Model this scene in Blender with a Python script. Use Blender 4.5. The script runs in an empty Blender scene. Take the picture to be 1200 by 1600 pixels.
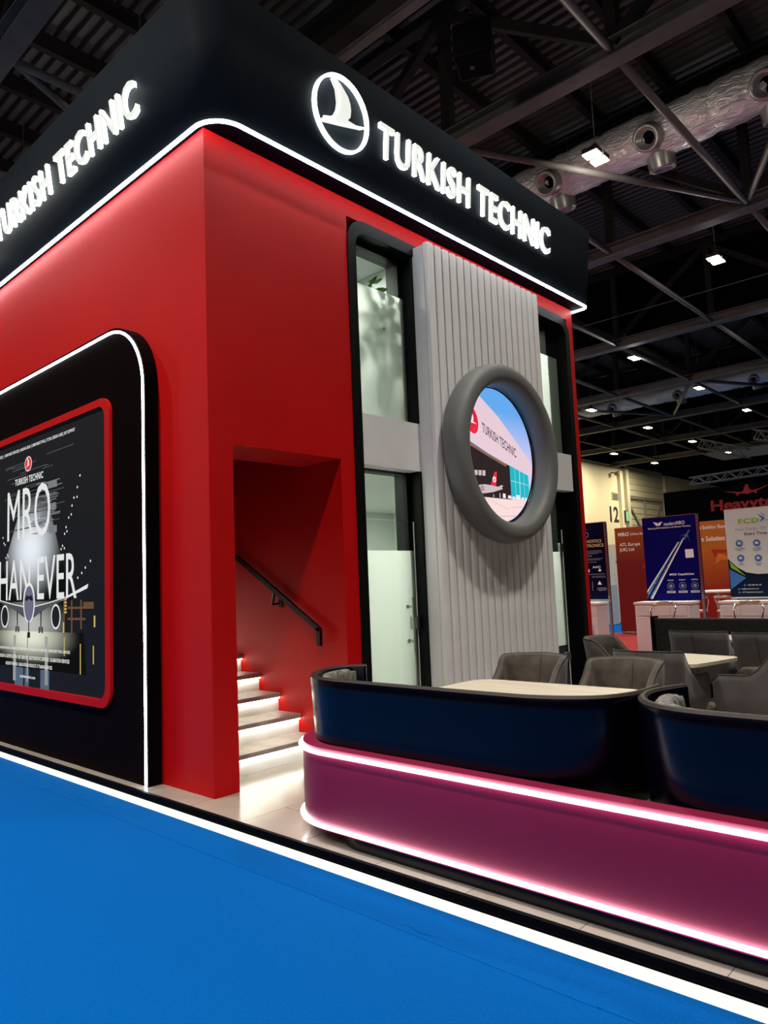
import bpy, bmesh, math, random
from mathutils import Vector, Matrix
random.seed(7)
PI=math.pi
sc=bpy.context.scene
COL=sc.collection
# ---------------------------------------------------------------- camera
CAMPOS=Vector((4.6353,-3.1038,1.5))
RC=((0.73170809,0.68041895,-0.04041436),(-0.09549376,0.04362391,-0.99447368),(-0.67489571,0.73152375,0.09689573))
cam=bpy.data.cameras.new('camera'); co=bpy.data.objects.new('camera',cam); COL.objects.link(co)
m=Matrix(((RC[0][0],-RC[1][0],-RC[2][0],CAMPOS[0]),(RC[0][1],-RC[1][1],-RC[2][1],CAMPOS[1]),(RC[0][2],-RC[1][2],-RC[2][2],CAMPOS[2]),(0,0,0,1)))
co.matrix_world=m
cam.sensor_fit='VERTICAL'; cam.sensor_height=24.0; cam.lens=1139.67/1600*24.0
cam.clip_start=0.05; cam.clip_end=400
sc.camera=co
# ---------------------------------------------------------------- world, exposure
w=bpy.data.worlds.new('hall_air'); sc.world=w; w.use_nodes=True
w.node_tree.nodes['Background'].inputs[0].default_value=(0.9,0.85,0.8,1)
w.node_tree.nodes['Background'].inputs[1].default_value=0.035
sc.view_settings.view_transform='Standard'; sc.view_settings.look='None'
sc.view_settings.gamma=1; sc.view_settings.use_curve_mapping=False
sc.view_settings.exposure=0.0
try:
    sc.cycles.use_denoising=True; sc.cycles.max_bounces=8; sc.cycles.sample_clamp_indirect=6
except Exception: pass
# hall lamps: one downlight under every fixture (fixtures are built further down)
LAMP_X=(-18.1,-12.6,-7.1,-1.6,3.9,9.4)
LAMP_Y=(-10.8,-3.7,3.4,10.5,17.6,24.7,31.8,38.9,46.0,53.1)
LAMP_Z=10.0
LAMP_W=215.0
LAMP_FRONT_W=430.0
LAMP_GLOW_W=48.0
def lamp(kind,name,loc,power,color,size=None,rot=(0,0,0),sizey=None,spread=None):
    l=bpy.data.lights.new(name,kind); l.energy=power; l.color=color
    if kind=='AREA':
        l.size=size
        if sizey: l.shape='RECTANGLE'; l.size_y=sizey
        if spread: l.spread=spread
    elif size: l.shadow_soft_size=size
    o=bpy.data.objects.new(name,l); o.location=loc; o.rotation_euler=rot; COL.objects.link(o); return o
# ---------------------------------------------------------------- materials
M={}
def mat(name,color,rough=0.5,metal=0.0,emit=0.0,ecol=None,bump=0.0,bscale=60.0,var=0.0,vscale=4.0,spec=0.5,sheen=0.0,coat=0.0):
    m=bpy.data.materials.new(name); m.use_nodes=True; nt=m.node_tree; b=nt.nodes['Principled BSDF']
    b.inputs['Base Color'].default_value=(*color,1); b.inputs['Roughness'].default_value=rough
    b.inputs['Metallic'].default_value=metal; b.inputs['Specular IOR Level'].default_value=spec
    if sheen: b.inputs['Sheen Weight'].default_value=sheen
    if coat: b.inputs['Coat Weight'].default_value=coat; b.inputs['Coat Roughness'].default_value=.1
    if emit:
        b.inputs['Emission Color'].default_value=(*(ecol or color),1); b.inputs['Emission Strength'].default_value=emit
    tc=None
    if var or bump: tc=nt.nodes.new('ShaderNodeTexCoord')
    if var:
        n=nt.nodes.new('ShaderNodeTexNoise'); n.inputs['Scale'].default_value=vscale; n.inputs['Detail'].default_value=4
        nt.links.new(tc.outputs['Object'],n.inputs['Vector'])
        r=nt.nodes.new('ShaderNodeValToRGB'); r.color_ramp.elements[0].position=.35; r.color_ramp.elements[1].position=.68
        r.color_ramp.elements[0].color=(*[max(0,c*(1-var)) for c in color],1); r.color_ramp.elements[1].color=(*[min(1,c*(1+var)) for c in color],1)
        nt.links.new(n.outputs['Fac'],r.inputs['Fac']); nt.links.new(r.outputs['Color'],b.inputs['Base Color'])
    if bump:
        n=nt.nodes.new('ShaderNodeTexNoise'); n.inputs['Scale'].default_value=bscale; n.inputs['Detail'].default_value=3
        nt.links.new(tc.outputs['Object'],n.inputs['Vector'])
        k=nt.nodes.new('ShaderNodeBump'); k.inputs['Strength'].default_value=bump; k.inputs['Distance'].default_value=.01
        nt.links.new(n.outputs['Fac'],k.inputs['Height']); nt.links.new(k.outputs['Normal'],b.inputs['Normal'])
    M[name]=m; return m
def glow(name,color,strength):
    return mat(name,(0.03,0.03,0.03),.6,emit=strength,ecol=color,spec=.25)
WHITE=(0.95,1.0,0.93)
mat('red_laminate',(0.43,0.0004,0.0008),.55,spec=.17,var=.04,vscale=1.5)
mat('black_fascia',(0.013,0.0165,0.021),.6,var=.1,vscale=1,spec=.08)
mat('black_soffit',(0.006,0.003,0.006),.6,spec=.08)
mat('panel_black',(0.0045,0.0025,0.0025),.36,var=.1,vscale=.7,spec=.07)
mat('frame_black',(0.003,0.0036,0.0036),.45,spec=.12)
mat('navy_gloss',(0.0003,0.0003,0.003),.24,spec=.32)
mat('plinth_black',(0.001,0.002,0.006),.2,spec=.35)
mat('maroon_laminate',(0.185,0.001,0.032),.48,spec=.6)
mat('grey_panel',(0.64,0.62,0.62),.55,var=.03)
mat('slat_grey',(0.72,0.70,0.70),.55,var=.03)
mat('ring_grey',(0.125,0.125,0.12),.6,spec=.7)
mat('room_white',(0.72,0.76,0.72),.6)
mat('room_grey',(0.45,0.47,0.46),.6)
mat('steel',(0.38,0.38,0.36),.32,metal=1)
mat('chrome',(0.75,0.75,0.75),.12,metal=1)
mat('black_metal',(0.003,0.003,0.003),.35,spec=.2)
mat('velvet',(0.056,0.041,0.029),.85,sheen=.12,var=.38,vscale=9,bump=.15,bscale=25)
mat('velvet_outer',(0.070,0.060,0.058),.8,sheen=.15,var=.15,vscale=6,bump=.1,bscale=80)
mat('piping',(0.03,0.026,0.022),.7)
mat('boucle',(0.12,0.11,0.095),.95,var=.7,vscale=45,bump=.9,bscale=140)
mat('boucle_black',(0.010,0.009,0.007),.95,var=.8,vscale=40,bump=.8,bscale=110)
mat('rim_brown',(0.014,0.009,0.008),.5,spec=.2)
mat('white_laminate',(0.72,0.73,0.72),.5,var=.03)
mat('white_edge',(0.45,0.44,0.43),.5)
mat('cream_wall',(0.62,0.56,0.40),.7,var=.06,vscale=.3)
mat('cream_door',(0.40,0.37,0.28),.6)
mat('cream_dark',(0.16,0.15,0.12),.6)
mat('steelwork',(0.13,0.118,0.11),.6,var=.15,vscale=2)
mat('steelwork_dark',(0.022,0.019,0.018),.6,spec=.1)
mat('tube_grey',(0.15,0.138,0.13),.5,spec=.3)
mat('cable',(0.2,0.2,0.2),.5)
mat('black_cloth',(0.001,0.001,0.001),.8,spec=.02)
mat('near_black',(0.0015,0.0015,0.002),.6,spec=.06)
mat('text_white',(0.85,0.85,0.85),.5)
mat('text_black',(0.02,0.02,0.025),.5)
mat('text_navy',(0.03,0.05,0.12),.5)
mat('text_grey',(0.20,0.22,0.28),.5)
mat('text_gold',(0.75,0.55,0.22),.5)
mat('fcd_green',(0.22,0.45,0.02),.5)
mat('fcd_blue',(0.03,0.16,0.45),.5)
mat('fcd_white',(0.60,0.62,0.60),.5,spec=.1)
mat('fcd_navy',(0.003,0.010,0.028),.5,spec=.1)
mat('mro_blue',(0.0,0.001,0.10),.45,spec=.1)
mat('mro_trail',(0.10,0.22,0.42),.6,var=.8,vscale=25)
mat('diag_navy',(0.0,0.001,0.020),.45,spec=.1)
mat('heavy_red',(0.20,0.001,0.003),.4)
mat('red_carpet',(0.22,0.001,0.0005),.95,bump=.2,bscale=200)
mat('wood_bar',(0.55,0.42,0.30),.4)
mat('star_orange',(0.62,0.16,0.01),.5)
mat('star_red',(0.36,0.02,0.01),.5)
mat('leaf',(0.10,0.22,0.03),.5,var=.5,vscale=8)
mat('leaf_dark',(0.03,0.06,0.02),.6)
mat('pot',(0.5,0.5,0.48),.6)
glow('led_white',(0.93,0.97,1.0),21.0)
glow('led_soft',(1.0,0.98,0.86),2.2)
glow('led_face',(0.97,1.0,0.90),.86)
glow('led_side',(0.97,1.0,0.92),12.0)
glow('led_warm',(.93,0.90,0.72),1.35)
glow('lamp_lens',(1.0,0.93,0.66),30.0)
glow('led_step',(1.0,0.97,0.80),21)
glow('exit_green',(0.35,0.9,0.4),.8)
for k_ in ('black_fascia','panel_black','black_soffit'): M[k_].node_tree.nodes['Principled BSDF'].inputs['IOR'].default_value=1.12
def ramp_z(name,c0,c1,z0,z1,rough=.5):
    # printed sheet whose ink runs from one colour at the bottom to another at the top
    m=mat(name,c0,rough); nt=m.node_tree; b=nt.nodes['Principled BSDF']
    g=nt.nodes.new('ShaderNodeNewGeometry'); s=nt.nodes.new('ShaderNodeSeparateXYZ'); nt.links.new(g.outputs['Position'],s.inputs[0])
    r=nt.nodes.new('ShaderNodeMapRange'); r.inputs[1].default_value=z0; r.inputs[2].default_value=z1
    nt.links.new(s.outputs['Z'],r.inputs[0])
    mx=nt.nodes.new('ShaderNodeMix'); mx.data_type='RGBA'; mx.inputs[6].default_value=(*c0,1); mx.inputs[7].default_value=(*c1,1)
    nt.links.new(r.outputs[0],mx.inputs[0]); nt.links.new(mx.outputs[2],b.inputs['Base Color']); return m
ramp_z('atl_print',(0.15,0.0015,0.001),(0.30,0.05,0.003),1.7,2.7)
ramp_z('orange_print',(0.24,0.004,0.001),(0.44,0.12,0.005),.9,2.0)
def film(name,col,trans):
    m=bpy.data.materials.new(name); m.use_nodes=True; nt=m.node_tree; nt.nodes.clear()
    o=nt.nodes.new('ShaderNodeOutputMaterial'); a=nt.nodes.new('ShaderNodeBsdfTranslucent'); d=nt.nodes.new('ShaderNodeBsdfDiffuse'); t=nt.nodes.new('ShaderNodeBsdfTransparent')
    a.inputs[0].default_value=(*col,1); d.inputs[0].default_value=(*[c*.8 for c in col],1)
    x=nt.nodes.new('ShaderNodeMixShader'); x.inputs[0].default_value=.3; nt.links.new(a.outputs[0],x.inputs[1]); nt.links.new(d.outputs[0],x.inputs[2])
    y=nt.nodes.new('ShaderNodeMixShader'); y.inputs[0].default_value=trans; nt.links.new(x.outputs[0],y.inputs[1]); nt.links.new(t.outputs[0],y.inputs[2])
    nt.links.new(y.outputs[0],o.inputs[0]); M[name]=m
film('frosted_film',(0.95,0.95,0.90),.06)
def glass(name):
    m=bpy.data.materials.new(name); m.use_nodes=True; nt=m.node_tree; nt.nodes.clear()
    o=nt.nodes.new('ShaderNodeOutputMaterial'); t=nt.nodes.new('ShaderNodeBsdfTransparent'); g=nt.nodes.new('ShaderNodeBsdfGlossy'); f=nt.nodes.new('ShaderNodeLayerWeight'); pw=nt.nodes.new('ShaderNodeMath'); pw.operation='POWER'; pw.inputs[1].default_value=4.0; ml=nt.nodes.new('ShaderNodeMath'); ml.operation='MULTIPLY_ADD'; ml.inputs[1].default_value=.55; ml.inputs[2].default_value=.025
    t.inputs[0].default_value=(.90,.95,.91,1); g.inputs[1].default_value=.02; nt.links.new(f.outputs['Facing'],pw.inputs[0]); nt.links.new(pw.outputs[0],ml.inputs[0])
    x=nt.nodes.new('ShaderNodeMixShader'); nt.links.new(ml.outputs[0],x.inputs[0]); nt.links.new(t.outputs[0],x.inputs[1]); nt.links.new(g.outputs[0],x.inputs[2]); nt.links.new(x.outputs[0],o.inputs[0]); M[name]=m
glass('clear_glass')
def wood(name,c0,c1,sc_,rough=.5,axis=0):
    m=mat(name,c0,rough); nt=m.node_tree; b=nt.nodes['Principled BSDF']
    tc=nt.nodes.new('ShaderNodeTexCoord'); mp=nt.nodes.new('ShaderNodeMapping'); s=[sc_*8,sc_*8,sc_*8]; s[axis]=sc_*.6
    mp.inputs['Scale'].default_value=s; n=nt.nodes.new('ShaderNodeTexNoise'); n.inputs['Scale'].default_value=1; n.inputs['Detail'].default_value=6; n.inputs['Distortion'].default_value=.6
    r=nt.nodes.new('ShaderNodeValToRGB'); r.color_ramp.elements[0].position=.3; r.color_ramp.elements[1].position=.7
    r.color_ramp.elements[0].color=(*c0,1); r.color_ramp.elements[1].color=(*c1,1)
    nt.links.new(tc.outputs['Object'],mp.inputs[0]); nt.links.new(mp.outputs[0],n.inputs['Vector']); nt.links.new(n.outputs['Fac'],r.inputs[0]); nt.links.new(r.outputs[0],b.inputs['Base Color'])
wood('table_oak',(0.44,0.38,0.29),(0.56,0.50,0.40),3.0,.45)
def tile_mat():
    m=mat('platform_tile',(0.40,0.35,0.30),.2,spec=.5); nt=m.node_tree; b=nt.nodes['Principled BSDF']
    g=nt.nodes.new('ShaderNodeNewGeometry'); mp=nt.nodes.new('ShaderNodeMapping'); mp.inputs['Rotation'].default_value=(0,0,PI/2); mp.inputs['Location'].default_value=(.18,.02,0)
    nt.links.new(g.outputs['Position'],mp.inputs[0])
    br=nt.nodes.new('ShaderNodeTexBrick'); br.inputs['Scale'].default_value=1; br.inputs['Brick Width'].default_value=1.2; br.inputs['Row Height'].default_value=.6; br.inputs['Mortar Size'].default_value=.0025
    br.inputs['Color1'].default_value=(.26,.225,.19,1); br.inputs['Color2'].default_value=(.24,.205,.175,1); br.inputs['Mortar'].default_value=(.09,.075,.06,1)
    nt.links.new(mp.outputs[0],br.inputs['Vector'])
    n=nt.nodes.new('ShaderNodeTexNoise'); n.inputs['Scale'].default_value=3; n.inputs['Detail'].default_value=8; n.inputs['Distortion'].default_value=1.0; nt.links.new(g.outputs['Position'],n.inputs['Vector'])
    mx=nt.nodes.new('ShaderNodeMix'); mx.data_type='RGBA'; mx.blend_type='MULTIPLY'; mx.inputs[0].default_value=.35
    r=nt.nodes.new('ShaderNodeValToRGB'); r.color_ramp.elements[0].position=.35; r.color_ramp.elements[0].color=(.72,.68,.64,1); r.color_ramp.elements[1].position=.6; r.color_ramp.elements[1].color=(1,1,1,1)
    nt.links.new(n.outputs['Fac'],r.inputs[0]); nt.links.new(br.outputs['Color'],mx.inputs[6]); nt.links.new(r.outputs[0],mx.inputs[7]); nt.links.new(mx.outputs[2],b.inputs['Base Color'])
tile_mat()
def foil():
    m=mat('duct_foil',(0.95,0.93,0.91),.3,metal=.5); nt=m.node_tree; b=nt.nodes['Principled BSDF']
    tc=nt.nodes.new('ShaderNodeTexCoord'); n=nt.nodes.new('ShaderNodeTexNoise'); n.inputs['Scale'].default_value=5; n.inputs['Detail'].default_value=6; n.inputs['Distortion'].default_value=1.5
    mp=nt.nodes.new('ShaderNodeMapping'); mp.inputs['Scale'].default_value=(.6,1.6,1.6)
    nt.links.new(tc.outputs['Object'],mp.inputs[0]); nt.links.new(mp.outputs[0],n.inputs['Vector'])
    k=nt.nodes.new('ShaderNodeBump'); k.inputs['Strength'].default_value=.9; k.inputs['Distance'].default_value=.08
    nt.links.new(n.outputs['Fac'],k.inputs['Height']); nt.links.new(k.outputs['Normal'],b.inputs['Normal'])
foil()
def deck():
    m=mat('deck_metal',(0.085,0.078,0.072),.5); nt=m.node_tree
deck()
def carpet():
    m=mat('blue_carpet',(0.0,0.135,0.50),.95,spec=.03,bump=.25,bscale=260); nt=m.node_tree; b=nt.nodes['Principled BSDF']
    g=nt.nodes.new('ShaderNodeNewGeometry'); n=nt.nodes.new('ShaderNodeTexNoise'); n.inputs['Scale'].default_value=180; n.inputs['Detail'].default_value=3; nt.links.new(g.outputs['Position'],n.inputs['Vector'])
    r=nt.nodes.new('ShaderNodeValToRGB'); r.color_ramp.elements[0].position=.3; r.color_ramp.elements[1].position=.75
    r.color_ramp.elements[0].color=(0.0,.052,.215,1); r.color_ramp.elements[1].color=(0.0,.074,.28,1)
    nt.links.new(n.outputs['Fac'],r.inputs[0]); nt.links.new(r.outputs[0],b.inputs['Base Color'])
carpet()
# ---------------------------------------------------------------- helpers
def tag(o,label=None,cat=None,group=None,kind=None):
    if label: o['label']=label
    if cat: o['category']=cat
    if group: o['group']=group
    if kind: o['kind']=kind
    return o
def thing(name,label,cat,loc=(0,0,0),rotz=0,group=None):
    o=bpy.data.objects.new(name,None); o.empty_display_size=.1; COL.objects.link(o); o.location=loc; o.rotation_euler=(0,0,rotz)
    return tag(o,label,cat,group)
def worldloc(p):
    v=Vector((0,0,0))
    while p is not None: v=v+Vector(p.location); p=p.parent
    return v
def obj(name,bm,mats,parent=None,smooth=False,local=False,label=None):
    """one mesh object; verts are given in world space (or in the parent's space if local)"""
    if not isinstance(mats,(list,tuple)): mats=[mats]
    me=bpy.data.meshes.new(name)
    if not local:
        if parent is not None: off=worldloc(parent)
        else: off=Vector((0,0,0))
        if bm.verts:
            xs=[v.co for v in bm.verts]
            c=Vector(((min(v.x for v in xs)+max(v.x for v in xs))/2,(min(v.y for v in xs)+max(v.y for v in xs))/2,min(v.z for v in xs)))
        else: c=Vector((0,0,0))
        bmesh.ops.translate(bm,verts=bm.verts[:],vec=-c); loc=c-off
    else: loc=Vector((0,0,0))
    bmesh.ops.recalc_face_normals(bm,faces=bm.faces[:])
    if smooth:
        for f in bm.faces: f.smooth=True
        for e in bm.edges:
            if len(e.link_faces)==2 and e.calc_face_angle(0)>math.radians(38): e.smooth=False
    bm.to_mesh(me); bm.free()
    for k in mats: me.materials.append(M[k] if isinstance(k,str) else k)
    o=bpy.data.objects.new(name,me); COL.objects.link(o); o.location=loc
    if parent is not None: o.parent=parent
    if label: o['label']=label
    return o
def NB(): return bmesh.new()
def box(bm,x0,x1,y0,y1,z0,z1,mi=0,bev=0,seg=2):
    r=bmesh.ops.create_cube(bm,size=1); vs=r['verts']
    for v in vs: v.co=Vector(((x0+x1)/2+v.co.x*(x1-x0),(y0+y1)/2+v.co.y*(y1-y0),(z0+z1)/2+v.co.z*(z1-z0)))
    fs=list({f for v in vs for f in v.link_faces})
    for f in fs: f.material_index=mi
    if bev:
        es=list({e for v in vs for e in v.link_edges})
        r=bmesh.ops.bevel(bm,geom=es,offset=bev,segments=seg,affect='EDGES',profile=.5)
        for f in r['faces']: f.material_index=mi
    return vs
def face(bm,pts,mi=0):
    try:
        f=bm.faces.new([bm.verts.new(Vector(p)) for p in pts]); f.material_index=mi; return f
    except Exception: return None
def prism(bm,pts2,origin,right,up,d0,d1,mi=0):
    """polygon in the (right,up) plane extruded along right x up... from d0 to d1"""
    right=Vector(right); up=Vector(up); n=right.cross(up); o=Vector(origin)
    a=[bm.verts.new(o+right*p[0]+up*p[1]+n*d0) for p in pts2]; b=[bm.verts.new(o+right*p[0]+up*p[1]+n*d1) for p in pts2]
    k=len(pts2)
    fs=[bm.faces.new(a[::-1]),bm.faces.new(b)]
    for i in range(k): fs.append(bm.faces.new((a[i],a[(i+1)%k],b[(i+1)%k],b[i])))
    for f in fs: f.material_index=mi
def ringprism(bm,outer,inner,origin,right,up,d0,d1,mi=0,closed=True):
    right=Vector(right); up=Vector(up); n=right.cross(up); o=Vector(origin)
    P=lambda p,d: bm.verts.new(o+right*p[0]+up*p[1]+n*d)
    A=[P(p,d0) for p in outer]; B=[P(p,d1) for p in outer]; Cc=[P(p,d0) for p in inner]; D=[P(p,d1) for p in inner]
    k=len(outer); rng=range(k if closed else k-1); fs=[]
    for i in rng:
        j=(i+1)%k
        fs+= [bm.faces.new((A[i],A[j],B[j],B[i])),bm.faces.new((Cc[i],D[i],D[j],Cc[j])),bm.faces.new((B[i],B[j],D[j],D[i])),bm.faces.new((A[i],Cc[i],Cc[j],A[j]))]
    if not closed:
        fs+=[bm.faces.new((A[0],B[0],D[0],Cc[0])),bm.faces.new((A[-1],Cc[-1],D[-1],B[-1]))]
    for f in fs: f.material_index=mi
def rrect(x0,x1,y0,y1,r,seg=8):
    """rounded rectangle; r = one radius or (bl,br,tr,tl)"""
    if not isinstance(r,(list,tuple)): r=(r,)*4
    out=[]
    for (cx,cy,sx,sy,a0,rr) in ((x0,y0,1,1,PI,r[0]),(x1,y0,-1,1,1.5*PI,r[1]),(x1,y1,-1,-1,0,r[2]),(x0,y1,1,-1,.5*PI,r[3])):
        ox,oy=cx+sx*rr,cy+sy*rr
        for i in range(seg+1):
            a=a0+.5*PI*i/seg; out.append((ox+rr*math.cos(a),oy+rr*math.sin(a)))
    return out
def circ(cx,cy,r,n=32,a0=0,a1=2*PI,ry=None):
    ry=ry or r
    return [(cx+r*math.cos(a0+(a1-a0)*i/n),cy+ry*math.sin(a0+(a1-a0)*i/n)) for i in range(n)]
def smoothpath(pts,n=6,closed=False):
    """Catmull-Rom through the points"""
    P=[Vector(p) for p in pts]; out=[]; k=len(P)
    rng=range(k if closed else k-1)
    for i in rng:
        p1,p2=P[i],P[(i+1)%k]; p0=P[i-1] if (closed or i>0) else p1*2-p2; p3=P[(i+2)%k] if (closed or i+2<k) else p2*2-p1
        for j in range(n):
            t=j/n; out.append(.5*((2*p1)+(p2-p0)*t+(2*p0-5*p1+4*p2-p3)*t*t+(3*p1-p0-3*p2+p3)*t**3))
    if not closed: out.append(P[-1])
    return out
def tube(bm,pts,r,seg=8,closed=False,mi=0,radii=None,caps=True):
    P=[Vector(p) for p in pts]; k=len(P); rings=[]
    up=None
    for i in range(k):
        a=P[i-1] if (closed or i>0) else P[i]; b=P[(i+1)%k] if (closed or i<k-1) else P[i]
        t=(b-a).normalized()
        if up is None:
            up=Vector((0,0,1)) if abs(t.z)<.9 else Vector((1,0,0))
        s=t.cross(up).normalized(); u=s.cross(t).normalized(); up=u
        rr=radii[i] if radii else r
        if isinstance(rr,(tuple,list)): ra,rb=rr
        else: ra=rb=rr
        rings.append([bm.verts.new(P[i]+s*math.cos(2*PI*j/seg)*ra+u*math.sin(2*PI*j/seg)*rb) for j in range(seg)])
    fs=[]
    for i in range(k if closed else k-1):
        A=rings[i];B=rings[(i+1)%k]
        for j in range(seg): fs.append(bm.faces.new((A[j],A[(j+1)%seg],B[(j+1)%seg],B[j])))
    if not closed and caps:
        fs.append(bm.faces.new(rings[0][::-1])); fs.append(bm.faces.new(rings[-1]))
    for f in fs: f.material_index=mi; f.smooth=True
def bar(bm,a,b,wd,ht,mi=0):
    """rectangular bar between two points"""
    a=Vector(a);b=Vector(b);t=(b-a).normalized(); up=Vector((0,0,1)) if abs(t.z)<.95 else Vector((0,1,0)); s=t.cross(up).normalized(); u=s.cross(t)
    V=[bm.verts.new(p+s*x*wd/2+u*y*ht/2) for p in (a,b) for x,y in ((-1,-1),(1,-1),(1,1),(-1,1))]
    for q in ((3,2,1,0),(4,5,6,7),(0,1,5,4),(1,2,6,5),(2,3,7,6),(3,0,4,7)): bm.faces.new([V[i] for i in q]).material_index=mi
def ibeam(bm,a,b,wd,ht,t=.03,mi=0):
    a=Vector(a);b=Vector(b)
    z=Vector((0,0,ht/2-t/2))
    bar(bm,a+z,b+z,wd,t,mi); bar(bm,a-z,b-z,wd,t,mi); bar(bm,a,b,t,ht-2*t,mi)
def lathe(bm,prof,center,axis='Z',seg=32,mi=0,sy=1):
    rings=[]
    for r,h in prof:
        ring=[]
        for i in range(seg):
            a=2*PI*i/seg; c,s=math.cos(a)*r,math.sin(a)*r*sy
            v={'Z':(c,s,h),'X':(h,c,s),'Y':(c,h,s)}[axis]
            ring.append(bm.verts.new(Vector(center)+Vector(v)))
        rings.append(ring)
    for A,B in zip(rings,rings[1:]):
        for i in range(seg):
            f=bm.faces.new((A[i],A[(i+1)%seg],B[(i+1)%seg],B[i])); f.material_index=mi; f.smooth=True
    for ring in (rings[0][::-1],rings[-1]):
        f=bm.faces.new(ring); f.material_index=mi
FONTCACHE={}
def textmesh(s,bold=0.0,sp=1.0):
    key=(s,bold,sp)
    if key in FONTCACHE: return FONTCACHE[key]
    cu=bpy.data.curves.new('lettering','FONT'); cu.body=s; cu.size=1; cu.offset=bold; cu.space_character=sp; cu.resolution_u=3
    ob=bpy.data.objects.new('lettering',cu); COL.objects.link(ob)
    dg=bpy.context.evaluated_depsgraph_get(); dg.update()
    me=bpy.data.meshes.new_from_object(ob.evaluated_get(dg))
    vs=[tuple(v.co) for v in me.vertices]; fs=[tuple(p.vertices) for p in me.polygons]
    bpy.data.objects.remove(ob); bpy.data.curves.remove(cu); bpy.data.meshes.remove(me)
    FONTCACHE[key]=(vs,fs); return vs,fs
def text(bm,s,origin,right,up,width,height,d=0.001,depth=0.0,mi=0,bold=0.0,shear=0.0,clip=None,sp=None):
    """lettering fitted to width x height, lower-left corner at origin, lifted d off the surface"""
    vs,fs=textmesh(s,bold,sp if sp else 1.0+bold*2.5)
    if not vs: return
    x0=min(v[0] for v in vs);x1=max(v[0] for v in vs);y0=min(v[1] for v in vs);y1=max(v[1] for v in vs)
    right=Vector(right);up=Vector(up);n=right.cross(up);o=Vector(origin)
    def P(v,dd): 
        fy=(v[1]-y0)/(y1-y0)*height
        return o+right*((v[0]-x0)/(x1-x0)*width+shear*fy)+up*fy+n*dd
    A=[bm.verts.new(P(v,d+depth)) for v in vs]
    es={}
    for f in fs:
        try: q=bm.faces.new([A[i] for i in f]); q.material_index=mi
        except Exception: continue
        for i in range(len(f)):
            e=(f[i],f[(i+1)%len(f)]); es[e]=es.get(e,0)+1
    if depth:
        B=[bm.verts.new(P(v,d)) for v in vs]
        for (a,b) in es:
            if (b,a) not in es:
                try: bm.faces.new((A[a],B[a],B[b],A[b])).material_index=mi+1
                except Exception: pass
def islands(bm):
    """split a bmesh into one bmesh per loose piece, left to right kept by caller"""
    seen=set(); out=[]
    for v in bm.verts:
        if v in seen: continue
        st=[v]; comp=[]
        seen.add(v)
        while st:
            a=st.pop(); comp.append(a)
            for e in a.link_edges:
                b=e.other_vert(a)
                if b not in seen: seen.add(b); st.append(b)
        nb=bmesh.new(); mp={q:nb.verts.new(q.co) for q in comp}
        for f in {f for q in comp for f in q.link_faces}:
            nb.faces.new([mp[q] for q in f.verts]).material_index=f.material_index
        out.append(nb)
    return out
def clipcircle(pts,r,n=48):
    out=[Vector(p) for p in pts]
    for i in range(n):
        a=2*PI*(i+.5)/n; nx,ny=math.cos(a),math.sin(a); dd=r*math.cos(PI/n); new=[]
        for j in range(len(out)):
            p,q=out[j],out[(j+1)%len(out)]; dp=p.x*nx+p.y*ny-dd; dq=q.x*nx+q.y*ny-dd
            if dp<=0: new.append(p)
            if (dp<0)!=(dq<0) and abs(dp-dq)>1e-12: new.append(p+(q-p)*(dp/(dp-dq)))
        out=new
        if len(out)<3: return []
    return [(p.x,p.y) for p in out]
X3=(1,0,0);Y3=(0,1,0);Z3=(0,0,1)
mat('concrete',(0.04,0.039,0.038),.7,var=.1)
mat('tread_wood',(0.36,0.30,0.26),.4,var=.2,vscale=6)
glow('led_pink',(1.0,.95,.97),11.0)
mat('cream_panel',(0.6,0.57,0.48),.6)
# ================================================================= STRUCTURE: ground, hall
def struct(name,bm,mats,smooth=False,label=None):
    o=obj(name,bm,mats,None,smooth); o['kind']='structure'
    if label: o['label']=label
    return o
bm=NB(); box(bm,-24,20,-20,80,-.25,-.115); struct('floor',bm,'concrete',label='dark concrete hall floor under the carpets')
# blue carpet of the aisle with its raised taped seam
bm=NB(); box(bm,-24,16,-5.2,-.2065,-.114,-.11)
seam=[(-7,-.47),(-3.4,-.485),(-2.317,-.478),(-1.5,-.455),(-.96,-.462),(.354,-.475),(1.65,-.476),(3.09,-.489),(3.4,-.485),(5.5,-.48)]
tube(bm,smoothpath([(x,y,-.110) for x,y in seam],5),.002,6,radii=None)
for k,(x,y,a,l) in enumerate(((-2.6,-.43,.6,.3),(-1.25,-.40,.35,.28),(-.9,-.36,.2,.2),(-2.1,-.40,.15,.35),(2.3,-.43,.1,.3))):
    pts=[(x+l*(t/4-.5)*math.cos(a),y+l*(t/4-.5)*math.sin(a)*.5+.012*math.sin(t*2),-.112) for t in range(5)]
    tube(bm,smoothpath(pts,4),.006,6,radii=[(.014*math.sin(PI*i/16)+.001,.006*math.sin(PI*i/16)+.0005) for i in range(17)])
tag(obj('aisle_carpet',bm,'blue_carpet'),'bright blue aisle carpet with a thin raised seam along the lit platform','carpet')
bm=NB(); box(bm,-9,1.5,7.4,15.95,-.114,-.108); tag(obj('hall_carpet',bm,'red_carpet'),'red carpet under the banner stands behind the chairs','carpet')
bm=NB(); box(bm,-16,10,16.0,40,-.114,-.109); tag(obj('hall_carpet',bm,'blue_carpet'),'strip of blue carpet behind the orange and red banners','carpet')
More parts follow.
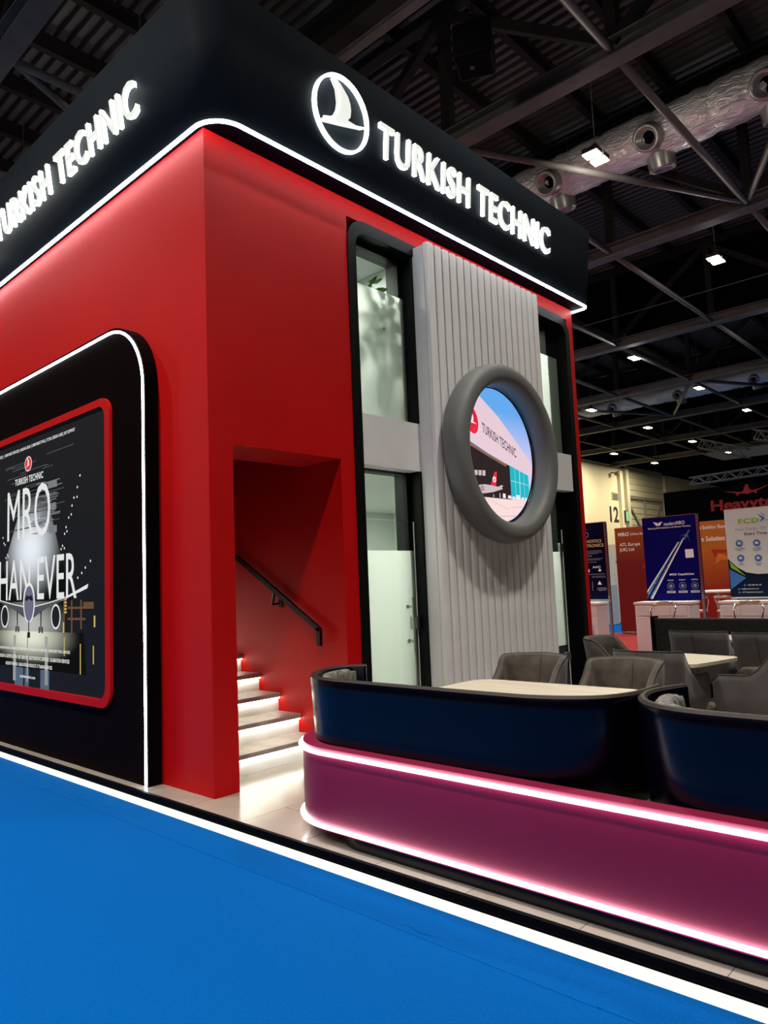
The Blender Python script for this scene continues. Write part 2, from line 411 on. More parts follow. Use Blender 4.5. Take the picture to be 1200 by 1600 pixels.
# raised platform
pl=thing('stand_platform','low beige-tiled platform with a glowing white strip along its edge','platform',(0,3,-.11))
bm=NB(); box(bm,-9,7.2,-.19,7.2,-.105,0); obj('tiled_deck',bm,'platform_tile',pl)
bm=NB(); box(bm,-9,7.2,-.215,-.19,-.048,-.0005); box(bm,-9,7.2,-.222,-.215,-.048,-.036); obj('edge_profile',bm,'near_black',pl,label='black edge trim')
bm=NB(); box(bm,-9,7.2,-.208,-.1905,-.113,-.0485); obj('light_strip',bm,'led_warm',pl,label='glowing warm white strip')
# hall walls and deck
WX=-21
bm=NB()
for (y0,y1,z0,z1) in ((-20,53.4,-.11,10.1),(53.4,62.0,7.75,10.1),(62.0,90,-.11,10.15)): box(bm,WX-.4,WX,y0,y1,z0,z1)
struct('wall_left',bm,'cream_wall',label='cream hall wall with the number 12')
bm=NB(); box(bm,WX-.4,20,80,80.4,-.11,13.3); box(bm,WX-.5,WX-.4,-20,80,9,13.3); struct('wall_back',bm,'near_black')
bm=NB(); box(bm,20,20.4,-20,80,-.11,13.3); struct('wall_right',bm,'near_black')
bm=NB(); box(bm,-22,20.4,-20.4,-20,-.11,13.3); struct('wall_front',bm,'near_black')
# trapezoidal roof deck, ribs running along X
bm=NB(); y=-8.0; pitch=.26; pts=[]
while y<60:
    pts+= [(y,13.40),(y+.10,13.40),(y+.12,13.25),(y+.24,13.25)]
    y+=pitch
va=[bm.verts.new((-21.4,p[0],p[1])) for p in pts]; vb=[bm.verts.new((14,p[0],p[1])) for p in pts]
for i in range(len(pts)-1): bm.faces.new((va[i],va[i+1],vb[i+1],vb[i]))
struct('ceiling',bm,'deck_metal',label='dark ribbed metal roof deck')
# black curtain walls between roof bays
bm=NB(); box(bm,-21.4,14,23.0,23.06,10.35,13.2); box(bm,-21.4,14,37.3,37.36,10.35,13.2); box(bm,-21.4,14,51.6,51.66,10.35,13.2); struct('trim_1',bm,'near_black',label='black smoke curtain up in the roof')
# ================================================================= ROOF STEELWORK
TY=[.9,8.0,15.1,22.8,30.1,37.2,44.3,51.4]
xs_nodes=[-3.45+3.45*k for k in range(-5,5)]   # -20.7 .. 10.35
GZ=10.1; TOP=12.9
for ti,ty in enumerate(TY):
    big=ti%2==1 or ti<=2
    t=thing('roof_truss',['rust-dark steel truss over the left corner of the stand','heavy steel truss crossing above the illuminated fascia','heavy steel truss just beyond the silver duct','steel truss in front of the black roof curtain','steel truss above the far silver duct','far steel truss, sixth from the camera','far steel truss, seventh from the camera','farthest steel truss, near the cream wall'][ti],'roof truss',(0,ty,GZ),group='steel trusses of the hall roof')
    bm=NB(); ibeam(bm,(-21.3,ty,GZ),(13.8,ty,GZ),.34,.34,.03); obj('bottom_chord',bm,'steelwork',t)
    if ti<4:
        bm=NB()
        random.seed(ti+3)
        for k in range(22):
            x=-7+.62*k+random.uniform(-.15,.15)
            for dy in (.0,.05):
                bar(bm,(x+dy,ty-.1+dy,GZ-.172),(x+.06-dy,ty+.02+dy,GZ-.172),.008,.002)
        obj('chalk_mark',bm,'tube_grey',t,label='pale scratched marks')
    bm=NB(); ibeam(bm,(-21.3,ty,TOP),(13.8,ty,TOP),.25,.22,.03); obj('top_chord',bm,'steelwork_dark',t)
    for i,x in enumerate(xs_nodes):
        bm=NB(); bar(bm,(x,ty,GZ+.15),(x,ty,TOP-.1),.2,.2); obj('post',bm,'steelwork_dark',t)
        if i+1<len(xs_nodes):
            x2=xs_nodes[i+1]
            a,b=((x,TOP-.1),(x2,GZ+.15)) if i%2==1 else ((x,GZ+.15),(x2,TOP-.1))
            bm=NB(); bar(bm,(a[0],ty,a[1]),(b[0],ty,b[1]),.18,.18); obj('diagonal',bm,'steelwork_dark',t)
# round tubes bracing the bottom chords, in plan
for bi in range(len(TY)-1):
    y0,y1=TY[bi],TY[bi+1]
    t=thing('bay_bracing','grey round tubes bracing the roof bay '+['over the stand roof','crossing in front of the silver duct','over the aisle behind the stand','in front of the far silver duct','behind the far silver duct','near the cream wall','closest to the cream wall'][bi],'bracing',(0,(y0+y1)/2,GZ),group='tube bracing of the hall roof')
    for i,x in enumerate(xs_nodes):
        bm=NB(); tube(bm,[(x,y0+.15,GZ-.05),(x,y1-.15,GZ-.05)],.075,10); obj('tie_tube',bm,'tube_grey',t)
    for i,x in enumerate(xs_nodes):
        if (bi==0 and i==4) or (bi==1 and i%2==0) or (bi==4 and i%2==1):
            for s in ((-1,) if bi==0 else (-1,1)):
                x2=x+s*3.45
                if x2<-21 or x2>11: continue
                ya,yb=(y0+.15,y1-.15) if bi==0 else (y1-.15,y0+.15)
                bm=NB(); tube(bm,[(x,ya,GZ-.02),(x2,yb,GZ-.02)],.075,10); obj('brace_tube',bm,'tube_grey',t)
# purlins under the deck, along Y
px=-20.45; 
for k in range(18):
    x=-20.45+1.75*k
    bm=NB()
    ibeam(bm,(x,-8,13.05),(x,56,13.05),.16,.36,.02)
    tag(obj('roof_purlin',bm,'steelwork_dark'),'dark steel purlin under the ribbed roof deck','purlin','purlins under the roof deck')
for y,lab in ((6.55,'dark girder in the roof left of the hanging black speaker'),(13.9,'dark girder right above the silver duct'),(36.6,'dark girder above the far silver duct')):
    bm=NB(); ibeam(bm,(-21,y,12.55),(13.8,y,12.55),.5,.6,.03); tag(obj('roof_girder',bm,'steelwork_dark'),lab,'girder')
# angle-iron cable tray
bm=NB(); ibeam(bm,(-8,5.6,10.9),(8,5.6,10.9),.16,.1,.012); tag(obj('cable_tray',bm,'steelwork'),'thin perforated cable tray beside the hanging black speaker','cable tray')
# silver ducts
def duct(y,z,r,x0,x1,stubs,label):
    t=thing('air_duct',label,'duct',((x0+x1)/2,y,z))
    random.seed(int(y)); prof=[]; n=int((x1-x0)/.14); bm=NB(); rings=[]
    for i in range(n+1):
        x=x0+(x1-x0)*i/n; seamr=-.035 if i%9==0 else random.uniform(-.012,.012)
        ring=[]
        for j in range(40):
            a=2*PI*j/40; rr=r+seamr+random.uniform(-.011,.011)+.012*math.sin(3*a+x*2)
            ring.append(bm.verts.new((x,y+rr*math.cos(a),z+rr*math.sin(a))))
        rings.append(ring)
    for A,B in zip(rings,rings[1:]):
        for j in range(40): bm.faces.new((A[j],A[(j+1)%40],B[(j+1)%40],B[j])).smooth=True
    bm.faces.new(rings[0][::-1]); bm.faces.new(rings[-1])
    obj('foil_sleeve',bm,'duct_foil',t)
    for sx in stubs:
        for d,nm in (((-.86,-.5),'front'),((.30,-.95),'rear')):
            dv=Vector((0,d[0],d[1])).normalized(); c=Vector((sx,y,z)); s=r/.36
            bm=NB(); q=Vector((1,0,0)); w_=dv.cross(q)
            prof=[(.22,.30),(.21,.52),(.20,.55),(.15,.55),(.14,.44),(.105,.44),(.10,.36)]
            rings=[]
            for pr,ph in prof:
                rings.append([bm.verts.new(c+dv*(ph*s)+q*math.cos(2*PI*j/28)*pr*s+w_*math.sin(2*PI*j/28)*pr*s) for j in range(28)])
            for A,B in zip(rings,rings[1:]):
                for j in range(28): f=bm.faces.new((A[j],A[(j+1)%28],B[(j+1)%28],B[j])); f.smooth=True
            f=bm.faces.new(rings[-1]); f.material_index=1
            obj('air_nozzle',bm,['tube_foil','near_black'],t)
    for i in range(int((x1-x0)/2.4)):
        x=x0+1+2.4*i
        bm=NB(); tube(bm,[(x,y-.05,z+r-.02),(x,y-.05,12.3)],.012,6); obj('hanger_rod',bm,'cable',t)
mat('tube_foil',(0.42,0.40,0.38),.35,metal=.7)
duct(13.3,11.66,.53,-19,12,[-18.6,-16.1,-13.6,-11.1,-8.7,-6.3,-3.93,-1.36,1.12,3.6],'silver foil air duct with round nozzles above the stand')
duct(36.2,11.1,.42,-20.5,12,[-13.3,-9.6,-5.8,-2.2,1.5],'silver foil air duct far back, above the row of small lights')
duct(52.5,10.9,.4,-19,4,[-14,-9],'dim silver duct farthest back under the dark roof')
# hanging black loudspeaker box
sp=thing('hanging_speaker','black cube loudspeaker hanging from the roof steelwork','speaker',(-1.42,6.0,9.83),.45); sp.scale=(.83,.83,.83)
bm=NB(); box(bm,-.36,.36,-.36,.36,-.33,.35,bev=.05); 
o=obj('cabinet',bm,'near_black',sp,local=True)
bm=NB(); lathe(bm,[(.05,0),(.05,.012)],(-.05,-.0,-.345)); obj('badge',bm,'tube_grey',sp,local=True,label='small pale round badge')
bm=NB(); tube(bm,[(0,0,.34),(0,0,2.75)],.02,6); obj('suspension_rod',bm,'near_black',sp,local=True)
# steel wires crossing the roof
for a,b,lab in (((-9,-.2,8.3),(1.5,-.35,9.4),'thin steel wire running above the left fascia'),((-10,22.0,10.9),(6,22.2,10.9),'thin pale cable running below the black roof curtain')):
    bm=NB(); tube(bm,[a,b],.012,6); tag(obj('ceiling_cable',bm,'cable'),lab,'cable')
# high-bay lights
def make_light():
    t=thing('high_bay_light','','ceiling light',(0,0,LAMP_Z),group='twin-lens lights under the hall roof')
    bm=NB()
    for s in (-1,1): box(bm,-.17,.17,s*.17-.13,s*.17+.13,.02,.13,bev=.02)
    box(bm,-.05,.05,-.05,.05,.13,.3)
    obj('housing',bm,'tube_grey',t,local=True)
    for s in (-1,1):
        bm=NB(); box(bm,-.155,.155,s*.17-.115,s*.17+.115,.0,.02); obj('lens',bm,'lamp_lens',t,local=True)
    bm=NB(); tube(bm,[(0,0,.3),(0,0,2.8)],.008,5); obj('hanger_rod',bm,'cable',t,local=True)
    return t
def dup(root,loc,rotz=None,label=None,group=None):
    r=root.copy(); COL.objects.link(r); r.location=loc
    if rotz is not None: r.rotation_euler=(0,0,rotz)
    if label: r['label']=label
    if group: r['group']=group
    for ch in list(root.children):
        c=ch.copy(); COL.objects.link(c); c.parent=r
        for g in ch.children:
            d=g.copy(); COL.objects.link(d); d.parent=c
    return r
L0=make_light(); first=True
for x in LAMP_X:
    for y in LAMP_Y:
        if y>0 and x<=3.9:
            lab='bright twin-lens light hanging under the hall roof'
            if first: L0.location=(x,y,LAMP_Z); L0['label']=lab; first=False
            else: dup(L0,(x,y,LAMP_Z),label=lab)
        if y<25 and x>-13 and x<8:
            lamp('AREA','high_bay_lamp',(x,y,LAMP_Z-.05),LAMP_FRONT_W if -5<y<0 else LAMP_W,(1.0,.95,.86),.45,spread=1.9)
            lamp('POINT','high_bay_spill',(x,y,LAMP_Z-.25),LAMP_GLOW_W,(1.0,.93,.84),.15)
        elif x<-12 and y>38 : lamp('AREA','high_bay_lamp',(x,y,LAMP_Z-.05),LAMP_W*2.6,(1.0,.88,.6),.45)
# lighting truss grid far away
t=thing('lighting_truss','short bright aluminium lighting truss hanging far back','lighting truss',(-5.7,30,6.6))
def truss_parts(t,a,b,w_,m_='tube_grey',nseg=10):
    a=Vector(a);b=Vector(b)
    for dy in (-w_,w_):
        for dz in (-w_,w_):
            bm=NB(); tube(bm,[a+Vector((0,dy,dz)),b+Vector((0,dy,dz))],.035,6); obj('main_tube',bm,m_,t)
    bm=NB()
    for i in range(nseg):
        p=a+(b-a)*(i/nseg); q=a+(b-a)*((i+1)/nseg)
        for dy in (-w_,w_):
            tube(bm,[p+Vector((0,dy,w_)),q+Vector((0,dy,-w_))] if i%2 else [p+Vector((0,dy,-w_)),q+Vector((0,dy,w_))],.022,5)
        for dz in (-w_,w_): tube(bm,[p+Vector((0,-w_,dz)),q+Vector((0,w_,dz))],.022,5)
    obj('lattice',bm,m_,t)
truss_parts(t,(-6.7,30,7.1),(-4.7,30,6.35),.2,nseg=9)
t=thing('lighting_truss','short aluminium lighting truss at the right edge, far back','lighting truss',(-3.5,30,6.9)); truss_parts(t,(-4.4,30,7.1),(-2.6,30,6.6),.2,nseg=8)
t=thing('lighting_truss','long aluminium truss above the black sign wall','lighting truss',(-4,30,5.5)); truss_parts(t,(-7.2,30,5.45),(2,30,5.75),.16,nseg=28)
# ---- far wall details
def onwall(bm,y0,y1,z0,z1,d0,d1,mi=0,bev=0): box(bm,WX+d0,WX+d1,y0,y1,z0,z1,mi,bev)
dd=thing('door_1','cream sectional dock door in the far wall','dock door',(WX,57.7,-.11)); dd['kind']='structure'; del dd['category']
bm=NB()
z=-.05
while z<7.7: onwall(bm,53.9,61.5,z,min(z+.5,9.7)-.05,-.3,-.15); z+=.5
onwall(bm,53.9,61.5,-.05,7.7,-.34,-.3); obj('door_panel',bm,'cream_door',dd)
bm=NB(); 
for a,b in (((54,7.6),(56.8,5.0)),((61.4,7.6),(58.6,5.0)),((53.9,7.7),(53.9,5.0)),((57.6,7.7),(57.6,5.0)),((61.5,7.7),(61.5,5.0)),((53.9,7.7),(61.5,7.7))):
    bar(bm,(WX-.05,a[0],a[1]),(WX-.05,b[0],b[1]),.12,.16)
obj('door_bracing',bm,'cream_dark',dd)
bm=NB()
z=7.85
while z<9.9: onwall(bm,53.9,61.5,z,z+.42,.0,.08); z+=.5
onwall(bm,53.4,53.9,-.1,10,.0,.35); onwall(bm,61.5,62.1,-.1,10,.0,.3); struct('trim_2',bm,'cream_door',label='ribbed cream panel and posts around the dock door')
bm=NB(); onwall(bm,52.5,53.0,-.1,9.7,0,.25); onwall(bm,62.4,62.7,-.1,10,0,.2); struct('trim_3',bm,'cream_wall')
bm=NB(); text(bm,'12',(WX,50.75,5.55),Y3,Z3,1.5,1.25,.01,.02,bold=.02); tag(obj('wall_number',bm,['text_black','text_black']),'tall black number 12 painted on the cream hall wall','number')
t=thing('vent_grille','small square vent grille above the number 12','vent',(WX,51.9,7.35)); bm=NB(); onwall(bm,51.3,52.4,7.35,7.95,0,.06); obj('vent_frame',bm,'cream_door',t)
bm=NB()
for k in range(5): onwall(bm,51.4,52.3,7.4+.1*k,7.46+.1*k,.06,.1)
obj('vent_slat',bm,'cream_dark',t)
t=thing('exit_sign','small green lit exit sign beside the number 12','exit sign',(WX+.3,53.1,5.6)); bm=NB(); box(bm,WX+.25,WX+.4,52.75,53.25,5.6,6.5); obj('sign_box',bm,'text_black',t)
bm=NB(); box(bm,WX+.4,WX+.41,52.8,53.2,5.66,6.44); obj('sign_face',bm,'exit_green',t)
t=thing('security_camera','small dark security camera high on the cream wall','camera',(WX+.4,51.5,9.4)); bm=NB(); tube(bm,[(WX,51.5,9.5),(WX+.4,51.5,9.4)],.05,8); obj('bracket',bm,'cream_dark',t)
bm=NB(); lathe(bm,[(.02,0),(.16,.05),(.2,.2),(.12,.3)],(WX+.45,51.5,9.2)); obj('dome',bm,'cream_dark',t)
# ================================================================= RED STAND
bm=NB()
box(bm,-7,0,0,.22,0,5.13)
struct('wall_stand_front',bm,'red_laminate',label='tall red front wall of the stand, behind the black poster panel')
bm=NB()
box(bm,-.16,0,.22,1.38,2.62,5.13); box(bm,-.16,0,1.38,1.56,0,5.13); box(bm,-.16,0,1.56,5.72,4.96,5.13); box(bm,-.16,0,5.72,5.884,0,5.13)
bmesh.ops.remove_doubles(bm,verts=bm.verts[:],dist=1e-5)
struct('wall_stand_side',bm,'red_laminate',label='red side wall of the stand with the stair opening and windows')
bm=NB(); box(bm,-5.5,-.16,1.38,1.50,0,5.13); struct('wall_stair',bm,'red_laminate',label='red wall beside the stairs with the handrail')
bm=NB(); box(bm,-.55,-.16,.22,1.38,2.62,2.9); struct('ceiling_stair',bm,'red_laminate')
bm=NB(); box(bm,-7,-.16,5.76,5.884,0,5.13); box(bm,-7,-6.9,.22,5.76,0,5.13); struct('wall_stand_back',bm,'red_laminate')
# rooms behind the glass
bm=NB(); box(bm,-3.4,-3.3,1.5,5.76,0,2.72); box(bm,-3.3,-.165,1.5,1.53,0,2.72); box(bm,-3.3,-.165,5.73,5.76,0,2.72); struct('wall_room_lower',bm,'room_white')
bm=NB(); box(bm,-3.3,-.3,1.53,5.73,2.62,2.72); struct('ceiling_room_lower',bm,'room_white')
bm=NB(); box(bm,-3.4,-.165,1.5,5.76,2.95,3.05); struct('floor_room_upper',bm,'room_grey')
bm=NB(); box(bm,-2.4,-2.3,1.5,5.76,3.05,4.98); box(bm,-2.3,-.165,1.5,1.53,3.05,4.98); box(bm,-2.3,-.3,2.75,2.8,3.05,4.98); box(bm,-2.3,-.165,5.73,5.76,3.05,4.98);struct('wall_room_upper',bm,'room_grey')
bm=NB(); box(bm,-2.4,-.165,1.5,5.76,4.98,5.08); struct('ceiling_room_upper',bm,'room_grey')
lamp('AREA','room_lamp',(-1.6,2.9,2.58),85,(1.0,1.0,.95),2.4,sizey=2.6)
lamp('AREA','room_lamp',(-.95,2.15,4.93),42,(1.0,1.0,.95),.22,sizey=.22)
lamp('AREA','room_lamp',(-1.2,4.6,4.93),85,(1.0,1.0,.95),1.6,sizey=1.5)
lamp('AREA','room_lamp',(-1.0,5.0,2.58),26,(1.0,1.0,.95),.8,sizey=.8)
# lit corner strip in the upper room
bm=NB(); box(bm,-.47,-.45,2.728,2.745,3.06,4.96); tag(obj('corner_light_strip',bm,'led_face'),'thin vertical white light line inside the upper left window','light strip')
# plant seen in the upper window
t=thing('potted_plant','leafy green plant behind the upper left window film','plant',(-.36,2.16,3.05))
bm=NB(); lathe(bm,[(.11,3.05),(.11,3.07),(.014,3.08),(.014,3.72),(.07,3.74),(.09,3.92),(.08,3.93)],(-.36,2.16,0),seg=20); obj('planter',bm,'pot',t)
random.seed(5); bm=NB(); bs=NB()
for k in range(90):
    a=random.uniform(0,2*PI); h=random.uniform(3.92,4.60); rr=random.uniform(.03,.24)
    rr*=(1.15-(h-3.9)*.75); p=Vector((-.35+rr*math.cos(a)*.6,2.16+rr*math.sin(a),h)); 
    d=Vector((math.cos(a)*.7,math.sin(a),random.uniform(-.5,.7))).normalized(); s=d.cross(Vector((random.uniform(-.4,.4),random.uniform(-.4,.4),1))).normalized(); L=random.uniform(.09,.16); W=L*.28
    q=[p,p+d*L*.3+s*W,p+d*L*.7+s*W*.8,p+d*L,p+d*L*.7-s*W*.8,p+d*L*.3-s*W]
    f=face(bm,q)
    if k%3==0: tube(bs,[(-.36,2.16,3.88),(-.36,2.16,(3.85+h)/2),tuple(p)],.006,5)
obj('foliage',bm,'leaf',t); obj('stem',bs,'leaf_dark',t)
# ---- black rounded window frame
fo=rrect(1.555,5.76,-.6,4.97,(.01,.01,.25,.24)); fi=rrect(1.665,5.66,-.7,4.85,(.01,.01,.14,.14))
def cutlow(pts,z): return [(a,max(b,z)) for a,b in pts]
bm=NB(); ringprism(bm,cutlow(fo,0.0),cutlow(fi,0.001),(0,0,0),Y3,Z3,-.155,.012)
ws=thing('window_surround','black surround with rounded top corners around the tall windows','window frame',(-.1,3.6,0))
obj('outer_frame',bm,'frame_black',ws)
for y0,y1,xf in ((2.42,2.60,-.14),(2.478,2.62,-.006),(4.45,4.59,-.006),(4.92,5.02,-.14),(5.38,5.66,-.14)):
    for z0,z1 in ((0,2.6),(3.08,4.86)):
        bm=NB(); box(bm,-.30 if xf<-.1 else -.139,xf,y0,y1,z0,z1); obj('post',bm,'frame_black',ws)
bm=NB(); box(bm,-.30,-.28,2.6,4.6,0,4.98); obj('blanking_board',bm,'frame_black',ws)
for a in ((-.3,-.13,1.56,2.7,4.80,4.86),(-.3,-.13,4.7,5.7,4.80,4.86),(-.28,-.16,1.56,2.7,2.575,2.6),(-.28,-.16,4.7,5.7,2.575,2.6)):
    bm=NB(); box(bm,*a); obj('head_rail',bm,'frame_black',ws)
# ---- windows and glass doors
def pane(bm,y0,y1,z0,z1,x=-.115,t=.01): box(bm,x-t,x,y0,y1,z0,z1)
def window(n,y0,y1,z0,z1,fz,lab):
    bm=NB(); pane(bm,y0,y1,z0,z1); o=struct('window_%d'%n,bm,'clear_glass',label=lab)
    bm=NB(); face(bm,[(-.127,y0+.002,z0),(-.127,y1,z0),(-.127,y1,fz),(-.127,y0+.002,fz)]); obj('frosted_film',bm,'frosted_film',o,label='translucent white film on the lower part')
    return o
window(1,1.668,2.475,3.085,4.82,4.42,'upper window left of the slatted panel')
window(2,4.6,5.62,3.085,4.82,4.42,'upper window right of the slatted panel')
def gdoor(n,y0,y1,f0,f1,lab):
    bm=NB(); pane(bm,y0,y1,.02,2.10); pane(bm,y0,y1,2.115,2.575); o=struct('door_%d'%n,bm,'clear_glass',label=lab)
    bm=NB(); face(bm,[(-.127,y0+.002,f0),(-.127,y1,f0),(-.127,y1,f1),(-.127,y0+.002,f1)]); obj('frosted_film',bm,'frosted_film',o,label='translucent white film')
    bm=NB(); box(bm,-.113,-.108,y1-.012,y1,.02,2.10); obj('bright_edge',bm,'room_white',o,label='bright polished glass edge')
    return o
d2=gdoor(2,1.668,2.475,.02,1.81,'frosted glass door left of the slatted panel')
bm=NB(); tube(bm,[(-.04,2.33,.84),(-.04,2.33,1.35)],.013,12); 
for z in (.93,1.26): tube(bm,[(-.04,2.33,z),(-.16,2.33,z)],.009,8); lathe(bm,[(.02,-.118),(.02,-.105)],(0,2.33,z),'X',16)
obj('pull_handle',bm,'steel',d2,smooth=True)
bm=NB(); box(bm,-.118,-.07,2.36,2.46,1.04,1.16,bev=.004); obj('lock_case',bm,'steel',d2)
d3=gdoor(3,4.6,5.44,.62,1.81,'frosted glass door right of the slatted panel')
for z in (1.86,.47):
    bm=NB(); box(bm,-.118,-.085,5.33,5.43,z-.05,z+.06,bev=.004); obj('hinge',bm,'steel',d3)
# ---- grey bands between the floors
for y0,y1,lab in ((1.668,2.62,'flat grey band between the floors, left of the slatted panel'),(4.6,5.62,'flat grey band between the floors, right of the slatted panel')):
    bm=NB(); box(bm,-.155,-.002,y0,y1,2.60,3.085); tag(obj('spandrel_panel',bm,'grey_panel'),lab,'panel')
# ---- slatted panel
t=thing('slatted_panel','tall light grey panel of rounded vertical slats carrying the round screen','panel',(.1,3.585,0))
S0,S1,SZ=2.51,4.67,4.955
bm=NB(); box(bm,-.004,.14,S0,S1,0,SZ-.02); obj('backing_box',bm,'grey_panel',t,label='smooth pale grey side return')
N=17; wdt=(S1-S0-.0)/N
for k in range(N):
    y0=S0+k*wdt+.007; y1=S0+(k+1)*wdt-.007; bm=NB()
    pr=[(y0,.139)]+[(y0+(y1-y0)*(.5-.5*math.cos(PI*i/8)),.165+.033*math.sin(PI*i/8)**.42) for i in range(9)]+[(y1,.139)]
    a=[bm.verts.new((x,y,0.0)) for y,x in pr]; b=[bm.verts.new((x,y,SZ)) for y,x in pr]
    for i in range(len(pr)): bm.faces.new((a[i],a[(i+1)%len(pr)],b[(i+1)%len(pr)],b[i]))
    bm.faces.new(a[::-1]); bm.faces.new(b)
    obj('slat',bm,'slat_grey',t)
# ---- round screen
t=thing('ring_screen','round video screen in a fat grey ring on the slatted panel','screen',(.22,3.56,1.87))
CY,CZ=3.512,2.835
bm=NB(); seg=96; prof=[]
for i in range(32):
    a=2*PI*i/32; c,s=math.cos(a),math.sin(a)
    prof.append((.858+.112*(abs(c)**.8)*(1 if c>0 else -1),.335+.138*(abs(s)**.8)*(1 if s>0 else -1)))
rings=[]
for k in range(seg):
    a=2*PI*k/seg; rings.append([bm.verts.new((x,CY+r*math.cos(a),CZ+r*math.sin(a))) for r,x in prof])
for k in range(seg):
    A=rings[k];B=rings[(k+1)%seg]
    for i in range(32): bm.faces.new((A[i],A[(i+1)%32],B[(i+1)%32],B[i])).smooth=True
obj('ring_frame',bm,'ring_grey',t)
bm=NB(); lathe(bm,[(.752,.205),(.752,.232),(.74,.236),(.74,.212)],(0,CY,CZ),'X',96); obj('gasket',bm,'near_black',t)
def em(name,c,s): return glow(name,c,s)
SE=1.0
em('pic_sky',(.17,.42,.86),SE); em('pic_sky_low',(.55,.62,.92),SE); em('pic_wall',(.80,.60,.68),SE); em('pic_dark',(.02,.004,.008),.6); em('pic_teal',(0.0,.48,.56),SE); em('pic_ground',(.95,.72,.70),SE)
em('pic_red',(.85,.01,.05),SE); em('pic_text',(.07,.05,.07),.8); em('pic_plane',(.62,.50,.52),SE); em('pic_white',(.9,.85,.88),SE); em('pic_eave',(.30,.16,.10),.8); em('pic_line',(.35,.25,.28),.8)
# sky gradient is what the screen shows: emissive picture
m_=M['pic_sky']; nt=m_.node_tree; b=nt.nodes['Principled BSDF']; g=nt.nodes.new('ShaderNodeNewGeometry'); s_=nt.nodes.new('ShaderNodeSeparateXYZ'); nt.links.new(g.outputs['Position'],s_.inputs[0])
mr=nt.nodes.new('ShaderNodeMapRange'); mr.inputs[1].default_value=2.8; mr.inputs[2].default_value=3.35; nt.links.new(s_.outputs['Z'],mr.inputs[0])
mx=nt.nodes.new('ShaderNodeMix'); mx.data_type='RGBA'; mx.inputs[6].default_value=(.62,.60,.92,1); mx.inputs[7].default_value=(.13,.40,.86,1); nt.links.new(mr.outputs[0],mx.inputs[0]); nt.links.new(mx.outputs[2],b.inputs['Emission Color'])
SC=thing_screen=None
bm=NB(); prism(bm,circ(0,0,.748,72),(0,CY,2.845),Y3,Z3,.20,.222); scr=obj('screen',bm,'pic_sky',t)
R_=.742
def art(name,polys,mk,d,parent=scr,o=(0.,3.56,2.85),right=Y3,up=Z3,base=.222,clip=True,extra=None,lab=None):
    if name in ('floor_reflection','work_dock','work_light','ghost_letter') and len(polys)>1:
        for p in polys: art(name,[p],mk,d,parent,o,right,up,base,clip)
        return
    bm=NB(); rr,uu=Vector(right),Vector(up); n=rr.cross(uu); oo=Vector(o)
    for p in polys:
        q=[(u-.048,v) for u,v in clipcircle([(a+.048,b,0) for a,b in p],R_)] if clip else p
        if len(q)<3: continue
        face(bm,[oo+rr*a+uu*b+n*(base+d) for a,b in q])
    if extra: extra(bm)
    if not bm.verts: bm.free(); return None
    return obj(name,bm,mk,parent,label=lab)
art('hangar_wall',[[(-.9,.95),(-.362,.638),(.038,.424),(.35,.20),(.613,.003),(.80,-.16),(.8,-.27),(.592,-.181),(.212,-.101),(-.2,.003),(-.574,.117),(-.9,.19)]],'pic_wall',.0008)
art('hangar_inside',[[(-.9,.19),(-.574,.105),(-.2,-.008),(.212,-.108),(.213,-.487),(-.416,-.489),(-.9,-.48)]],'pic_dark',.0008)
art('eave',[[(-.9,.19),(-.574,.105),(-.2,-.008),(.16,-.098),(.14,-.125),(-.2,-.04),(-.574,.06),(-.9,.14)]],'pic_eave',.0016)
art('hangar_door',[[(.212,-.104),(.40,-.146),(.388,-.463),(.213,-.451)],[(.412,-.150),(.585,-.188),(.60,-.47),(.402,-.464)]],'pic_teal',.0012)
art('door_line',[[(.215,-.27),(.58,-.30),(.58,-.304),(.215,-.274)],[(.31,-.13),(.313,-.13),(.31,-.455),(.306,-.455)],[(.49,-.17),(.493,-.17),(.49,-.46),(.487,-.46)]],'pic_white',.0018)
art('apron',[[(-.9,-.487),(.193,-.487),(.9,-.474),(.9,-.9),(-.9,-.9)]],'pic_ground',.0010)
art('apron_line',[[(-.3,-.49),(.15,-.60),(.15,-.603),(-.31,-.49)],[(-.25,-.69),(.3,-.665),(.3,-.669),(-.25,-.694)],[(.2,-.575),(.55,-.55),(.55,-.553),(.2,-.578)]],'pic_line',.0018)
art('airliner',[[(-.62,-.40),(-.45,-.372),(-.29,-.35),(-.15,-.352),(-.038,-.360),(.045,-.372),(.05,-.38),(-.06,-.405),(-.124,-.422),(-.3,-.448),(-.45,-.452),(-.62,-.46)],[(-.05,-.365),(.035,-.335),(.06,-.345),(.0,-.385)]],'pic_plane',.0016)
art('airliner_mark',[circ(-.335,-.395,.03,16,ry=.025)],'pic_text',.0026); art('airliner_mark',[circ(-.335,-.395,.018,12,ry=.016)],'pic_plane',.0030)
art('tail_fin',[[(-.178,-.348),(-.15,-.30),(-.095,-.202),(-.050,-.196),(-.062,-.28),(-.078,-.352)]],'pic_red',.0022)
art('tail_mark',[circ(-.105,-.285,.033,16)],'pic_white',.0026); art('tail_mark',[[(-.125,-.30),(-.10,-.262),(-.09,-.30)]],'pic_red',.003)
art('hangar_window',[[(-.53+.07*k,-.215+.004*k),(-.475+.07*k,-.212+.004*k),(-.478+.07*k,-.262+.002*k),(-.53+.07*k,-.268+.002*k)] for k in range(4)],'pic_plane',.0016)
art('parked_vehicle',[[(a,-.478),(a+w_,-.478),(a+w_*.9,-.478+h),(a+w_*.1,-.478+h)] for a,w_,h in ((.04,.06,.05),(.14,.07,.035),(.24,.04,.03),(.30,.09,.05),(.42,.05,.03),(-.02,.012,.05),(-.14,.01,.03),(.49,.04,.03))],'pic_white',.0022)
